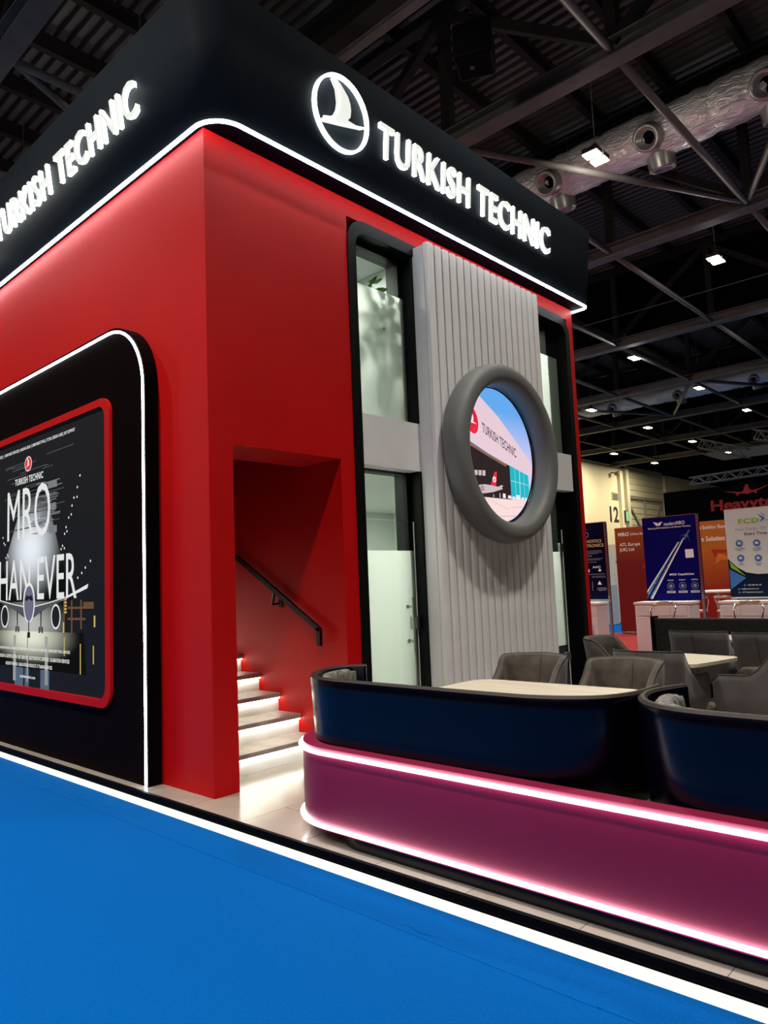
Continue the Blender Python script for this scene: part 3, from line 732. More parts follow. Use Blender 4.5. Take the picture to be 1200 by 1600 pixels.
E_=lambda cx,cy,a,b,n=30:[(cx+a*math.cos(2*PI*i/n),cy+b*math.sin(2*PI*i/n)+.0*0) for i in range(n)]
art('round_emblem',[[(x,y-.32*(x+.47)) for x,y in circ(-.475,.33,.138,40,ry=.16)]],'pic_white',.0014)
art('round_emblem',[[(x,y-.32*(x+.47)) for x,y in circ(-.475,.33,.128,40,ry=.15)]],'pic_red',.0022)
def bird(cx,cy,s,sh=0.0,fl=1):
    """bird silhouette in a circle: upswept wing and a long low one"""
    def T(p): return (cx+p[0]*s*fl,cy+(p[1]+sh*p[0])*s)
    wing=[(-.43,.86),(-.24,.62),(-.17,.28),(-.20,.05),(-.30,-.16),(-.47,-.34),(-.75,-.44),(-.70,-.51),(.0,-.33),(.82,-.10),(.22,-.10),(.32,.03),(.34,.23),(.30,.42),(.2,.59),(-.07,.80),(-.25,.9)]
    return [T(p) for p in wing]
art('emblem_bird',[bird(-.475,.33,.12,-.32)],'pic_white',.003)
def tx(bm): text(bm,'TURKISH TECHNIC',(.2255,3.56-.285,2.85+.215),(0,1,-.350),Z3,.640,.108,0,bold=.014,sp=1.03)
art('wall_lettering',[],'pic_text',0,extra=tx)
# ---- stairs
t=thing('staircase','short flight of pale steps with glowing strips under each nosing','stairs',(-.38,.80,0))
Y0,Y1=.222,1.379
for k in range(9):
    x=-.385-.292*k; z=.168*k
    bm=NB(); box(bm,x-.02,x,Y0,Y1,z,z+.13); obj('riser',bm,'white_laminate',t)
    bm=NB(); box(bm,x-.31,x+.035,Y0,Y1,z+.128,z+.168,bev=.004); obj('tread',bm,'tread_wood',t)
    bm=NB(); box(bm,x+.018,x+.031,Y0+.01,Y1-.008,z+.118,z+.1275); obj('step_light',bm,'led_step',t,label='glowing strip')
bm=NB()
for k in range(9):
    x=-.405-.292*k; box(bm,x-.27,x,Y0,Y1,0,.168*k+.126)
obj('carcass',bm,'near_black',t)
# handrail
t=thing('handrail','black handrail on the red wall beside the steps','handrail',(-.9,1.33,.965))
bm=NB(); bar(bm,(-.305,1.33,.965),(-.305,1.33,1.125),.045,.03); bar(bm,(-.29,1.33,1.105),(-3.0,1.33,2.685),.03,.045); obj('rail',bm,'black_metal',t)
for x in (-.93,-2.2):
    z=1.105+(-.29-x)*.583
    bm=NB(); bar(bm,(x,1.33,z-.02),(x-.04,1.335,z-.14),.02,.02); bar(bm,(x-.04,1.335,z-.14),(x+.04,1.375,z-.13),.02,.02); bar(bm,(x+.04,1.372,z-.17),(x+.04,1.372,z-.09),.05,.012); obj('rail_bracket',bm,'black_metal',t)
# ---- fascia
t=thing('fascia_canopy','huge black fascia box around the top of the red stand','fascia',(-2,3,5.13))
def fpath(xr,yf,yb,r,rb):
    pts=[(-7.0,yf)]
    for i in range(13): a=-PI/2+PI/2*i/12; pts.append((xr-r+r*math.cos(a),yf+r+r*math.sin(a)))
    for i in range(9): a=PI/2*i/8; pts.append((xr-rb+rb*math.cos(a),yb-rb+rb*math.sin(a)))
    pts.append((-7.0,yb)); return pts
F0=fpath(.235,-.072,5.955,.27,.10); F1=fpath(.325,-.215,6.02,.27,.12)
FT=6.175
bm=NB(); a=[bm.verts.new((x,y,5.132)) for x,y in F0]; b=[bm.verts.new((x,y,FT)) for x,y in F1]; n=len(a)
for i in range(n): f=bm.faces.new((a[i],a[(i+1)%n],b[(i+1)%n],b[i])); f.smooth=i not in (n-1,)
f=bm.faces.new(a[::-1]); f.material_index=1; bm.faces.new(b)
for e in bm.edges: 
    if len(e.link_faces)==2 and e.calc_face_angle(0)>.5: e.smooth=False
obj('fascia_box',bm,['black_fascia','black_soffit'],t)
bm=NB(); P=[Vector((x,y,5.122)) for x,y in fpath(.222,-.058,5.942,.257,.088)]
tube(bm,P,.016,8,radii=None,mi=0); obj('light_strip',bm,'led_white',t,label='glowing white strip along the lower edge')
# ---- illuminated letters
def sign(label,origin,right,up,width,height,logo,loc):
    t=thing('illuminated_sign',label,'sign',loc,group=None)
    bm=NB(); text(bm,'TURKISH TECHNIC',origin,right,up,width,height,.008,.038,bold=.006,sp=1.10)
    for ib in islands(bm): obj('letter',ib,['led_face','led_side'],t)
    bm.free()
    if logo:
        cx,cy,r=logo; n=Vector(right).cross(Vector(up)); o=Vector(origin)
        bm=NB(); ringprism(bm,circ(cx,cy,r,64),circ(cx,cy,r-.022,64),o,right,up,.008,.045); obj('emblem_ring',bm,'led_side',t)
        bm=NB(); prism(bm,bird(cx,cy,r*.93),o,right,up,.008,.04); obj('emblem_bird',bm,'led_face',t)
        bm=NB(); tube(bm,[o+Vector(right)*(cx+r*p)+Vector(up)*(cy+r*q)+n*.055 for p,q in smooth2([(-.40,.82),(-.22,.58),(-.16,.26),(-.19,.05),(-.28,-.15),(-.44,-.31),(-.70,-.41)])],.009,6)
        tube(bm,[o+Vector(right)*(cx+r*p)+Vector(up)*(cy+r*q)+n*.055 for p,q in smooth2([(-.68,-.47),(.0,-.31),(.76,-.09)])],.009,6)
        obj('emblem_outline',bm,'led_side',t)
def smooth2(p): return [(v.x,v.y) for v in smoothpath([(a,b,0) for a,b in p],5)]
upR=Vector((.090,0,1.043)).normalized(); upL=Vector((0,-.143,1.043)).normalized()
def xr(z): return .235+.0863*(z-5.132)
def yl(z): return -.072-.137*(z-5.132)
SG=dict(w=3.05,h=.315)
sign('white glowing letters and round bird emblem on the right fascia face',Vector((xr(5.50),1.73,5.50)),Y3,upR,3.11,.325,(-.49,.175,.335),(.25,3,5.5))
sign('white glowing letters on the left fascia face, cut by the picture edge',Vector((-3.92,yl(5.535),5.535)),X3,upL,3.20,.30,(-.49,.175,.335),(-2,-.2,5.4))
# ---- black poster panel
t=thing('poster_display','black rounded panel with a light line and a framed aviation poster','display panel',(-3,-.06,0))
bm=NB(); prism(bm,[(-5.35,0.002)]+[(x,z) for x,z in rrect(-5.35,-.715,-.8,3.815,(.01,.01,.62,.62),14) if z>.1]+[] if False else [(-5.35,.002),(-.715,.002)]+[p for p in rrect(-5.35,-.715,.5,3.815,(.0,.0,.62,.62),14) if p[1]>.6],(0,0,0),X3,Z3,.001,.12)
obj('panel_board',bm,'panel_black',t)
lp=[(-.745,.004),(-.745,3.165)]+[(-1.335+.59*math.cos(a),3.195+.585*math.sin(a)) for a in [PI/2*i/12 for i in range(0,13)]]+[(-4.7,3.78)]+[(-4.73+.59*math.cos(a),3.195+.585*math.sin(a)) for a in [PI/2+PI/2*i/12 for i in range(1,13)]]+[(-5.32,.004)]
bm=NB(); tube(bm,[(x,-.121,z) for x,z in lp],.0115,8); obj('light_line',bm,'led_white',t,label='glowing white outline')
PO=(0,-.12,0)
fr=rrect(-4.78,-1.272,.545,3.218,.16,8); fi=rrect(-4.705,-1.362,.618,3.148,.11,8)
bm=NB(); ringprism(bm,fr,fi,PO,X3,Z3,.0,.028); obj('poster_frame',bm,'red_laminate',t,label='red frame')
em('pst_bg',(.0030,.0035,.0055),1.0); em('pst_w',(.80,.82,.80),.95); em('pst_g1',(.30,.32,.33),.6); em('pst_g2',(.10,.11,.13),.7); em('pst_steel',(.16,.15,.24),.9); em('pst_yel',(.75,.55,.15),.7); em('pst_floor',(.42,.44,.40),.8); em('pst_blue',(.10,.14,.22),.8); em('pst_dark',(.006,.006,.010),1); em('pst_amber',(.16,.08,.03),.8); em('pst_red',(.75,.02,.03),.9)
for k_ in list(M):
    if k_.startswith('pst_'):
        M[k_].node_tree.nodes['Principled BSDF'].inputs['Base Color'].default_value=(.006,.006,.006,1); M[k_].node_tree.nodes['Principled BSDF'].inputs['Specular IOR Level'].default_value=.1
bm=NB(); prism(bm,fi,PO,X3,Z3,.0,.010); po=obj('poster',bm,'pst_bg',t)
def part_(name,polys,mk,d,extra=None,lab=None): return art(name,polys,mk,d,po,PO,X3,Z3,.010,False,extra,lab)
CX=-3.0
def soft_mat(name,col,axis,z0,z1,s0,s1):
    m=glow(name,col,1); nt=m.node_tree; b=nt.nodes['Principled BSDF']; g=nt.nodes.new('ShaderNodeNewGeometry'); s=nt.nodes.new('ShaderNodeSeparateXYZ'); nt.links.new(g.outputs['Position'],s.inputs[0])
    r=nt.nodes.new('ShaderNodeMapRange'); r.inputs[1].default_value=z0; r.inputs[2].default_value=z1; r.inputs[3].default_value=s0; r.inputs[4].default_value=s1
    nt.links.new(s.outputs[axis],r.inputs[0]); nt.links.new(r.outputs[0],b.inputs['Emission Strength']); b.inputs['Base Color'].default_value=(.02,.02,.02,1); return m
def halo(name,col,cx,cz,rx,rz,s):
    m=glow(name,col,1); nt=m.node_tree; b=nt.nodes['Principled BSDF']; b.inputs['Base Color'].default_value=(.004,.004,.004,1); b.inputs['Specular IOR Level'].default_value=0
    g=nt.nodes.new('ShaderNodeNewGeometry'); v=nt.nodes.new('ShaderNodeVectorMath'); v.operation='SUBTRACT'; v.inputs[1].default_value=(cx,-.13,cz); nt.links.new(g.outputs['Position'],v.inputs[0])
    q=nt.nodes.new('ShaderNodeVectorMath'); q.operation='MULTIPLY'; q.inputs[1].default_value=(1/rx,0,1/rz); nt.links.new(v.outputs[0],q.inputs[0])
    l=nt.nodes.new('ShaderNodeVectorMath'); l.operation='LENGTH'; nt.links.new(q.outputs[0],l.inputs[0])
    r=nt.nodes.new('ShaderNodeMapRange'); r.interpolation_type='SMOOTHSTEP'; r.inputs[1].default_value=1; r.inputs[2].default_value=.05; r.inputs[3].default_value=.003; r.inputs[4].default_value=s; nt.links.new(l.outputs['Value'],r.inputs[0])
    nt.links.new(r.outputs[0],b.inputs['Emission Strength'])
halo('beam_glow',(.80,.86,.92),CX+.02,2.0,.80,.58,1.0)
part_('light_beam',[[(CX-.12,2.60),(CX+.35,2.60),(CX+.95,1.46),(CX-.95,1.46)]],'beam_glow',.0004)
halo('lamp_glow',(.85,.9,.95),CX+.05,2.06,.42,.20,1.0)
0 and part_('spotlight_glow',[circ(CX+.05,2.06,.40,24,ry=.18)],'lamp_glow',.0006)
random.seed(11)
part_('roof_streak',[[(x,z),(x+l,z+.004),(x+l,z+.012),(x,z+.008)] for x,z,l in [(random.uniform(-3.7,-2.6),random.uniform(2.15,2.9),random.uniform(.1,.7)) for _ in range(46)]],'pst_g2',.0010)
part_('roof_streak',[[(x,z),(x+l,z+.003),(x+l,z+.012),(x,z+.010)] for x,z,l in [(random.uniform(-2.95,-2.6),random.uniform(2.12,2.62),random.uniform(.2,.42)) for _ in range(26)]],'pst_g1',.0014)
part_('runway_light',[circ(x,z,.012,10) for x,z in ((-1.866,2.591),(-1.92,2.49),(-1.99,2.40),(-1.925,2.40),(-2.03,2.33),(-2.045,2.25),(-2.10,2.225),(-2.155,2.14),(-2.135,2.10),(-2.185,2.08),(-2.23,1.97),(-2.26,1.94),(-2.19,1.945),(-1.66,1.80),(-1.76,1.745),(-1.83,1.70),(-1.91,1.66),(-3.71,2.15),(-3.68,2.09),(-3.65,2.07),(-3.62,1.93),(-3.56,1.94),(-3.58,1.96))],'pst_w',.0022)
def pt(s,x0,x1,z0,z1,mk,nm,d=.0025,bold=0.0,lab=None):
    def ex(bm): text(bm,s,(x0,-.13,z0),X3,Z3,x1-x0,z1-z0,d,bold=bold)
    return part_(nm,[],mk,0,ex,lab)
pt('MRO',-3.587,-2.505,2.095,2.63,'pst_w','poster_lettering')
soft_mat('fade_e',(.80,.82,.80),0,-2.75,-2.36,.8,.35)
part_('ghost_letter',[[(-2.53,2.11),(-2.356,2.11),(-2.356,2.18),(-2.53,2.18)],[(-2.50,2.33),(-2.376,2.33),(-2.376,2.40),(-2.50,2.40)],[(-2.54,2.55),(-2.356,2.55),(-2.356,2.62),(-2.58,2.62)]],'pst_g1',.0020)
pt('THAN EVER',-4.07,-1.935,1.475,1.895,'pst_w','poster_lettering',.0026,.004)
pt('TURKISH TECHNIC',-3.385,-2.675,2.672,2.742,'pst_w','poster_lettering',.0026,.02)
pt('COMPONENT SERVICES | LANDING GEAR | COMPONENT POOL | TOTAL DESIGN CARE | 24/7 SUPPORT',-3.69,-1.97,3.014,3.055,'pst_w','poster_lettering',.0026,.02)
pt('AIRCRAFT MAINTENANCE |',-4.35,-3.72,3.014,3.055,'pst_w','poster_lettering',.0026,.02)
pt('CHECKS  LINE MAINTENANCE  BUSINESS JET MAINTENANCE  ENGINE & APU SERVICES  COMPONENT POOL SERVICES',-3.95,-2.07,.965,1.0,'pst_w','poster_lettering',.0026,.025)
pt('SERVICES  DESIGN & CERTIFICATION  NDT SERVICES  ELECTROSTATIC SERVICES  CALIBRATION SERVICES',-3.95,-2.08,.885,.92,'pst_w','poster_lettering',.0026,.025)
pt('AIRCRAFT PAINTING  CABIN INTERIOR PRODUCTS  IT TRAINING SERVICES',-3.60,-2.45,.812,.846,'pst_w','poster_lettering',.0026,.025)
pt('turkishtechnic.com',-3.22,-2.84,.70,.73,'pst_w','poster_lettering',.0026,.02)
part_('round_emblem',[circ(-3.045,2.865,.09,32,ry=.078)],'pst_w',.0024); part_('round_emblem',[circ(-3.045,2.865,.078,32,ry=.067)],'pst_red',.003); part_('emblem_bird',[bird(-3.045,2.865,.068)],'pst_w',.0036)
# floor of the pictured hangar
halo('hangar_floor',(.80,.82,.66),CX,1.12,1.15,.30,.95)
part_('hangar_floor',[[(-4.2,.80),(-1.75,.80),(-1.80,1.165),(-4.2,1.165)]],'hangar_floor',.0008)
halo('hangar_back',(.60,.62,.58),CX,1.22,1.0,.36,.8)
part_('hangar_back',[[(-3.80,1.165),(-2.2,1.165),(-2.2,1.46),(-3.80,1.46)]],'hangar_back',.0008)
part_('floor_reflection',[[(x,.66),(x+w_,.66),(x+w_,1.12),(x,1.12)] for x,w_ in ((-3.40,.07),(-2.62,.07),(-3.05,.03))],'pst_floor',.0012)
part_('floor_reflection',[[(x,.62),(x+w_,.62),(x+w_*1.02,.80),(x,.80)] for x,w_ in ((-3.36,.22),(-2.72,.20),(-3.1,.1))],'pst_blue',.0012)
part_('floor_reflection',[[(x,z0),(x+.02,z0),(x+.02,z1),(x,z1)] for x,z0,z1 in ((-2.20,.95,1.12),(-1.87,.80,1.07),(-1.62,.90,1.06))],'pst_yel',.0012)
part_('work_dock',[[(x,z),(x+w_,z),(x+w_,z+h),(x,z+h)] for x,z,w_,h in ((-2.21,1.15,.03,.36),(-2.12,1.38,.32,.02),(-2.12,1.28,.36,.02),(-1.86,1.20,.03,.26),(-1.80,1.38,.2,.06),(-2.05,1.16,.03,.3),(-3.88,1.15,.03,.36))],'pst_amber',.0016)
part_('work_light',[[(x,z),(x+.05,z),(x+.05,z+.02),(x,z+.02)] for x in (-2.19,-3.9) for z in (1.34,1.37,1.40,1.43,1.46)]+[[(x,z),(x+.03,z),(x+.03,z+.1),(x,z+.1)] for x,z in ((-2.22,1.16),(-3.84,1.16),(-1.6,1.22))],'pst_yel',.0020)
# the airliner, seen from the front
part_('airliner_wing',[[(CX,1.40),(CX+.45,1.445),(CX+.9,1.50),(CX+1.28,1.56),(CX+1.30,1.60),(CX+1.24,1.57),(CX+.85,1.475),(CX+.38,1.385),(CX+.12,1.33)],[(CX,1.40),(CX-.45,1.445),(CX-.9,1.50),(CX-1.28,1.56),(CX-1.30,1.60),(CX-1.24,1.57),(CX-.85,1.475),(CX-.38,1.385),(CX-.12,1.33)]],'pst_w',.0030)
part_('airliner_wing',[[(CX,1.39),(CX+.45,1.435),(CX+.9,1.49),(CX+.85,1.478),(CX+.38,1.378),(CX+.12,1.30)],[(CX,1.39),(CX-.45,1.435),(CX-.9,1.49),(CX-.85,1.478),(CX-.38,1.378),(CX-.12,1.30)]],'pst_g2',.0034)
part_('airliner_tail',[[(CX-.012,1.60),(CX+.012,1.60),(CX+.004,1.83),(CX-.004,1.83)]],'pst_w',.0034)
part_('airliner_body',[circ(CX,1.45,.145,40,ry=.20)],'pst_w',.0036)
part_('airliner_body',[circ(CX,1.44,.118,40,ry=.175)],'pst_steel',.0040)
part_('cockpit_window',[[(CX-.10,1.475),(CX-.06,1.525),(CX,1.51),(CX+.06,1.525),(CX+.10,1.475),(CX+.06,1.465),(CX,1.485),(CX-.06,1.465)]],'pst_dark',.0044)
for s in (-1,1):
    part_('airliner_engine',[circ(CX+s*.63,1.31,.105,32,ry=.118)],'pst_w',.0038); part_('airliner_engine',[circ(CX+s*.63,1.31,.085,32,ry=.10)],'pst_dark',.0042)
    part_('landing_gear',[[(CX+s*.28,1.36),(CX+s*.31,1.36),(CX+s*.30,1.16),(CX+s*.28,1.16)],[(CX+s*.24,1.15),(CX+s*.27,1.15),(CX+s*.27,1.21),(CX+s*.24,1.21)],[(CX+s*.31,1.15),(CX+s*.34,1.15),(CX+s*.34,1.21),(CX+s*.31,1.21)]],'pst_dark',.0038)
part_('landing_gear',[[(CX-.012,1.28),(CX+.012,1.28),(CX+.012,1.10),(CX-.012,1.10)],[(CX-.035,1.10),(CX-.012,1.10),(CX-.012,1.155),(CX-.035,1.155)],[(CX+.012,1.10),(CX+.035,1.10),(CX+.035,1.155),(CX+.012,1.155)]],'pst_dark',.0040)
# ================================================================= CURVED BANQUETTE IN FRONT
BX1=6.2
t=thing('curved_banquette','long curved banquette: maroon base with two light lines and navy backrest','banquette',(3,.2,0))
def bpath(off):
    x0,yf,yb=.85+off,-.15+off,.60-off; r=max(.5-off,.05); rb=max(.25-off,.03); pts=[]
    pts.append((BX1,yb))
    for i in range(9): a=PI/2+PI/2*i/8; pts.append((x0+rb+rb*math.cos(a),yb-rb+rb*math.sin(a)))
    for i in range(17): a=PI+PI/2*i/16; pts.append((x0+r+r*math.cos(a),yf+r+r*math.sin(a)))
    pts.append((BX1,yf)); return pts
bm=NB(); ringprism(bm,bpath(0),bpath(.085),(0,0,0),X3,Y3,.082,.548,closed=False)
ob=obj('base_shell',bm,'maroon_laminate',t,smooth=True)
bm=NB(); o_=[(BX1,.45)]+[(1.48+.2*math.cos(a),.25+.2*math.sin(a)) for a in [PI/2+PI/2*i/8 for i in range(9)]]+[(1.58+.3*math.cos(a),.192+.3*math.sin(a)) for a in [PI+PI/2*i/12 for i in range(13)]]+[(BX1,-.108)]; prism(bm,o_,(0,0,0),X3,Y3,.001,.082); obj('plinth',bm,'plinth_black',t)
bm=NB(); prism(bm,bpath(.09),(0,0,0),X3,Y3,.09,.43); obj('seat',bm,'velvet',t)
for z in (.522,.108):
    bm=NB(); P=[Vector((x,y,z)) for x,y in bpath(-.014)]; tube(bm,P,.012,8); obj('light_line',bm,'led_pink',t,label='glowing white line')
def loftwall(path,z0,z1,th,lean,name,mk,parent,rim=True,inner=False,wave=0):
    """thin upright wall along a plan path; outer side = left of the path direction reversed"""
    P=smoothpath([(a,b,0) for a,b in path],6); n=len(P); rows=[]
    for i in range(n):
        tdir=(P[min(i+1,n-1)]-P[max(i-1,0)]).normalized(); nrm=Vector((-tdir.y,tdir.x,0))  # left = inside
        pr=[(0,z0,0),(0,.56,0),(0,.68,.3),(0,.79,.6),(0,.87,.85),(0,z1-.012,1),(.012,z1,1),(th-.012,z1,1),(th,z1-.012,1),(th,(z0+z1)/2,.5),(th,z0,0)]
        row=[]
        for q_,(a,zz,l) in enumerate(pr):
            v=P[i]+nrm*(a-lean*l)+Vector((0,0,zz))
            row.append(v)
        rows.append(row)
    bm=NB(); V=[[bm.verts.new(p) for p in r] for r in rows]
    for A,B in zip(V,V[1:]):
        for j in range(11):
            f=bm.faces.new((A[j],A[(j+1)%11],B[(j+1)%11],B[j])); f.smooth=j not in (5,7)
            if rim and j in (5,6,7): f.material_index=1
    bm.faces.new(V[0][::-1]); bm.faces.new(V[-1])
    for e in bm.edges:
        if len(e.link_faces)==2 and e.calc_face_angle(0)>.5: e.smooth=False
    return obj(name,bm,mk,parent)
W1=[(.99,.60),(.90,.52),(.875,.40),(.90,.26),(.99,.115),(1.12,.005),(1.30,-.05),(1.55,-.058),(2.0,-.058),(2.45,-.055),(2.70,-.04),(2.88,.015),(3.00,.10),(3.06,.20),(3.09,.33),(3.09,.55)]
W2=[(3.19,.62),(3.145,.48),(3.125,.35),(3.15,.22),(3.22,.09),(3.33,-.01),(3.47,-.055),(3.65,-.062),(4.3,-.062),(6.1,-.062)]
loftwall(W1,.30,.94,.042,.02,'backrest_shell',['navy_gloss','rim_brown'],t); loftwall(W2,.30,.94,.042,.02,'backrest_shell',['navy_gloss','rim_brown'],t)
def cushion(path,z0,z1,off,th,name,parent,mk='boucle'):
    P=smoothpath([(a,b,0) for a,b in path],6); n=len(P); bm=NB(); rows=[]
    for i in range(n):
        tdir=(P[min(i+1,n-1)]-P[max(i-1,0)]).normalized(); nrm=Vector((-tdir.y,tdir.x,0)); k=min(1,min(i,n-1-i)/4+.35); ring=[]
        for j in range(14):
            a=2*PI*j/14; c,s=math.cos(a),math.sin(a)
            ring.append(bm.verts.new(P[i]+nrm*(off+th/2+th/2*abs(c)**.6*(1 if c>0 else -1)*k)+Vector((0,0,(z0+z1)/2+(z1-z0)/2*abs(s)**.5*(1 if s>0 else -1)*(1 if k>=1 else .93)))))
        rows.append(ring)
    for A,B in zip(rows,rows[1:]):
        for j in range(14): bm.faces.new((A[j],A[(j+1)%14],B[(j+1)%14],B[j])).smooth=True
    bm.faces.new(rows[0][::-1]); bm.faces.new(rows[-1]); obj(name,bm,mk,parent,label='grey boucle back cushion')
cushion(W1[1:-1],.44,.925,.03,.10,'back_cushion',t); cushion(W2[1:],.44,.925,.03,.12,'back_cushion',t)
# ---- dark high-backed booth behind
t=thing('straight_banquette','long black boucle banquette behind the far chairs','banquette',(2,6.2,0))
bm=NB(); box(bm,.66,4.4,6.3,6.44,.0,.90,bev=.02); obj('backrest',bm,'boucle_black',t)
bm=NB(); box(bm,.62,.66,6.28,6.44,0,.925); obj('side_panel',bm,'near_black',t)
bm=NB(); box(bm,.95,4.4,5.85,6.29,.3,.46,bev=.03); obj('seat',bm,'boucle_black',t)
bm=NB(); box(bm,.95,4.4,5.9,6.29,0,.3); obj('base',bm,'near_black',t)
# ---- tables
def table(cx,cy,w_,d,rot,r,label):
    t=thing('cafe_table',label,'table',(cx,cy,0),rot,group=None)
    bm=NB(); prism(bm,rrect(-w_/2,w_/2,-d/2,d/2,r,8),(0,0,0),X3,Y3,.722,.75); obj('tabletop',bm,'table_oak',t,local=True)
    bm=NB(); lathe(bm,[(.035,.02),(.035,.70),(.12,.712),(.12,.722)],(0,0,0)); obj('pedestal',bm,'black_metal',t,local=True)
    bm=NB(); lathe(bm,[(.22,0),(.22,.012),(.05,.02)],(0,0,0)); obj('foot_plate',bm,'black_metal',t,local=True)
    return t
table(1.98,1.18,1.34,.66,0,.16,'long oak-topped table just behind the navy backrest')
table(2.12,3.32,.72,.72,-.22,.10,'square oak-topped table between the armed chairs')
table(2.05,5.45,1.2,.62,0,.06,'oak-topped table by the black banquette, mostly hidden by chair backs')
# ---- chairs
def make_chair():
    t=thing('armchair','','chair',(0,0,0),group='taupe velvet tub chairs on the stand')
    # plan path of the shell: right arm front -> back -> left arm front (x right, front = +y)
    P=[]
    W=.285; D=.27; rc=.13
    pl_=[(W-.01,.33),(W,.18),(W,-.02),(W-.005,-.12)]
    for i in range(1,8): a=-PI/2*i/8; pl_.append((W-.005-rc+rc*math.cos(a),-D+rc+rc*math.sin(a)+.02*0))
    pl_+= [(.12,-D),(.06,-D-.004),(0,-D-.006)]
    full=pl_+[(-a,b) for a,b in pl_[-2::-1]]
    pts=smoothpath([(a,b,0) for a,b in full],3); n=len(pts)
    L=[0]
    for i in range(1,n): L.append(L[-1]+(pts[i]-pts[i-1]).length)
    T=L[-1]
    def hgt(s):
        u=abs(s/T*2-1)        # 0 at back centre, 1 at arm tip
        if u<.34: return .865+.008*math.cos(u/.34*PI/2)
        if u<.66:
            k=(u-.34)/.32; k=k*k*(3-2*k); return .865+( .655-.865)*k
        return .655-.01*(u-.66)/.34
    outer=[];inner=[];rim=[]
    bmO=NB();bmI=NB(); VO=[];VI=[]
    rimpts=[]
    for i,p in enumerate(pts):
        tdir=(pts[min(i+1,n-1)]-pts[max(i-1,0)]).normalized(); nin=Vector((tdir.y,-tdir.x,0)); nin=-nin if nin.dot(-p)<0 else nin
        h=hgt(L[i]); u=abs(L[i]/T*2-1); back=max(0,1-u/.5)
        z0=.33
        col=[]
        def lean(z): return .11*back*max(0,(z-.42))/.45 + .05*max(0,(.45-z))*-1.6*(1)
        # rounded arm tips
        tip=.0 if u<.93 else (u-.93)/.07
        hh=h-.05*tip*tip
        for k in range(7):
            z=z0+(hh-.012-z0)*k/6; sh=lean(z); q=p-nin*sh
            if z<.45: q=q+nin*(.45-z)*.35
            col.append(q+Vector((0,0,z)))
        VO.append([bmO.verts.new(c) for c in col]+[bmO.verts.new(col[-1]+nin*.012+Vector((0,0,.012)))])
        th=.055
        colI=[c+nin*th for c in col]
        VI.append([bmI.verts.new(col[-1]+nin*.012+Vector((0,0,.012))),bmI.verts.new(col[-1]+nin*(th-.015)+Vector((0,0,.010)))]+[bmI.verts.new(c) for c in colI[::-1]])
        rimpts.append(col[-1]+nin*.006+Vector((0,0,.012)))
    for V,b in ((VO,bmO),(VI,bmI)):
        for A,B in zip(V,V[1:]):
            for j in range(len(A)-1): b.faces.new((A[j],A[j+1],B[j+1],B[j])).smooth=True
    # close arm fronts
    for V_,W_ in ((VO[0],VI[0]),(VO[-1],VI[-1])):
        o=[v.co.copy() for v in V_[:7]]; i_=[v.co.copy() for v in W_[2:][::-1]]
        for k in range(6): face(bmO,[o[k],o[k+1],i_[k+1],i_[k]])
        face(bmO,[o[6],V_[7].co.copy(),W_[1].co.copy(),i_[6]])
    bmesh.ops.remove_doubles(bmO,verts=bmO.verts[:],dist=1e-5)
    obj('outer_shell',bmO,'velvet_outer',t,local=True); obj('inner_upholstery',bmI,'velvet',t,local=True)
    bm=NB(); tube(bm,rimpts,.0065,6); obj('piping',bm,'piping',t,local=True)
    bm=NB(); tube(bm,[(0,-D-.006-.11*((z-.42)/.45)+.0565+.000,z) for z in [.45+.41*i/8 for i in range(9)]],.0045,5)
    tube(bm,[(0,-D-.006-.11*((z-.42)/.45)-.0015,z) for z in [.45+.41*i/8 for i in range(9)]],.004,5); obj('centre_seam',bm,'piping',t,local=True)
    bm=NB(); prism(bm,rrect(-.235,.235,-.24,.27,.07,6),(0,0,0),X3,Y3,.36,.475)
    es=[e for e in bm.edges if abs(e.verts[0].co.z-e.verts[1].co.z)<1e-6 and e.verts[0].co.z>.47]
    bmesh.ops.bevel(bm,geom=es,offset=.03,segments=3,affect='EDGES',profile=.5)
    obj('seat_cushion',bm,'velvet',t,local=True,smooth=True)
    for sx in (-1,1):
        for sy in (-1,1):
            bm=NB(); tube(bm,[(sx*.13,sy*.13,.34),(sx*.25,sy*.25,.008)],.014,8,radii=[.016,.011]); obj('leg',bm,'black_metal',t,local=True)
    bm=NB(); box(bm,-.17,.17,-.17,.17,.325,.36,bev=.01); obj('seat_plate',bm,'black_metal',t,local=True)
    return t
ch=make_chair(); used=False
def chair(x,y,rot,label):
    global used
    if not used:
        ch.location=(x,y,0); ch.rotation_euler=(0,0,rot); ch['label']=label; used=True
    else: dup(ch,(x,y,0),rot,label)
chair(1.42,1.90,PI+.02,'taupe velvet chair facing us across the long table, left one')
chair(2.20,1.86,PI-.06,'taupe velvet chair facing us across the long table, right one')
chair(2.08,2.98,-.06,'velvet armchair seen from behind, just right of the two facing chairs')
chair(1.36,3.85,-PI/2+.1,'velvet chair at the far left, beside the red wall edge')
chair(1.74,5.0,.05,'velvet chair with its back to us in front of the black banquette, left one')
chair(2.42,4.9,-.05,'velvet chair with its back to us in front of the black banquette, right one')
chair(2.78,3.42,PI/2-.05,'velvet armchair cut by the right picture edge, facing left')
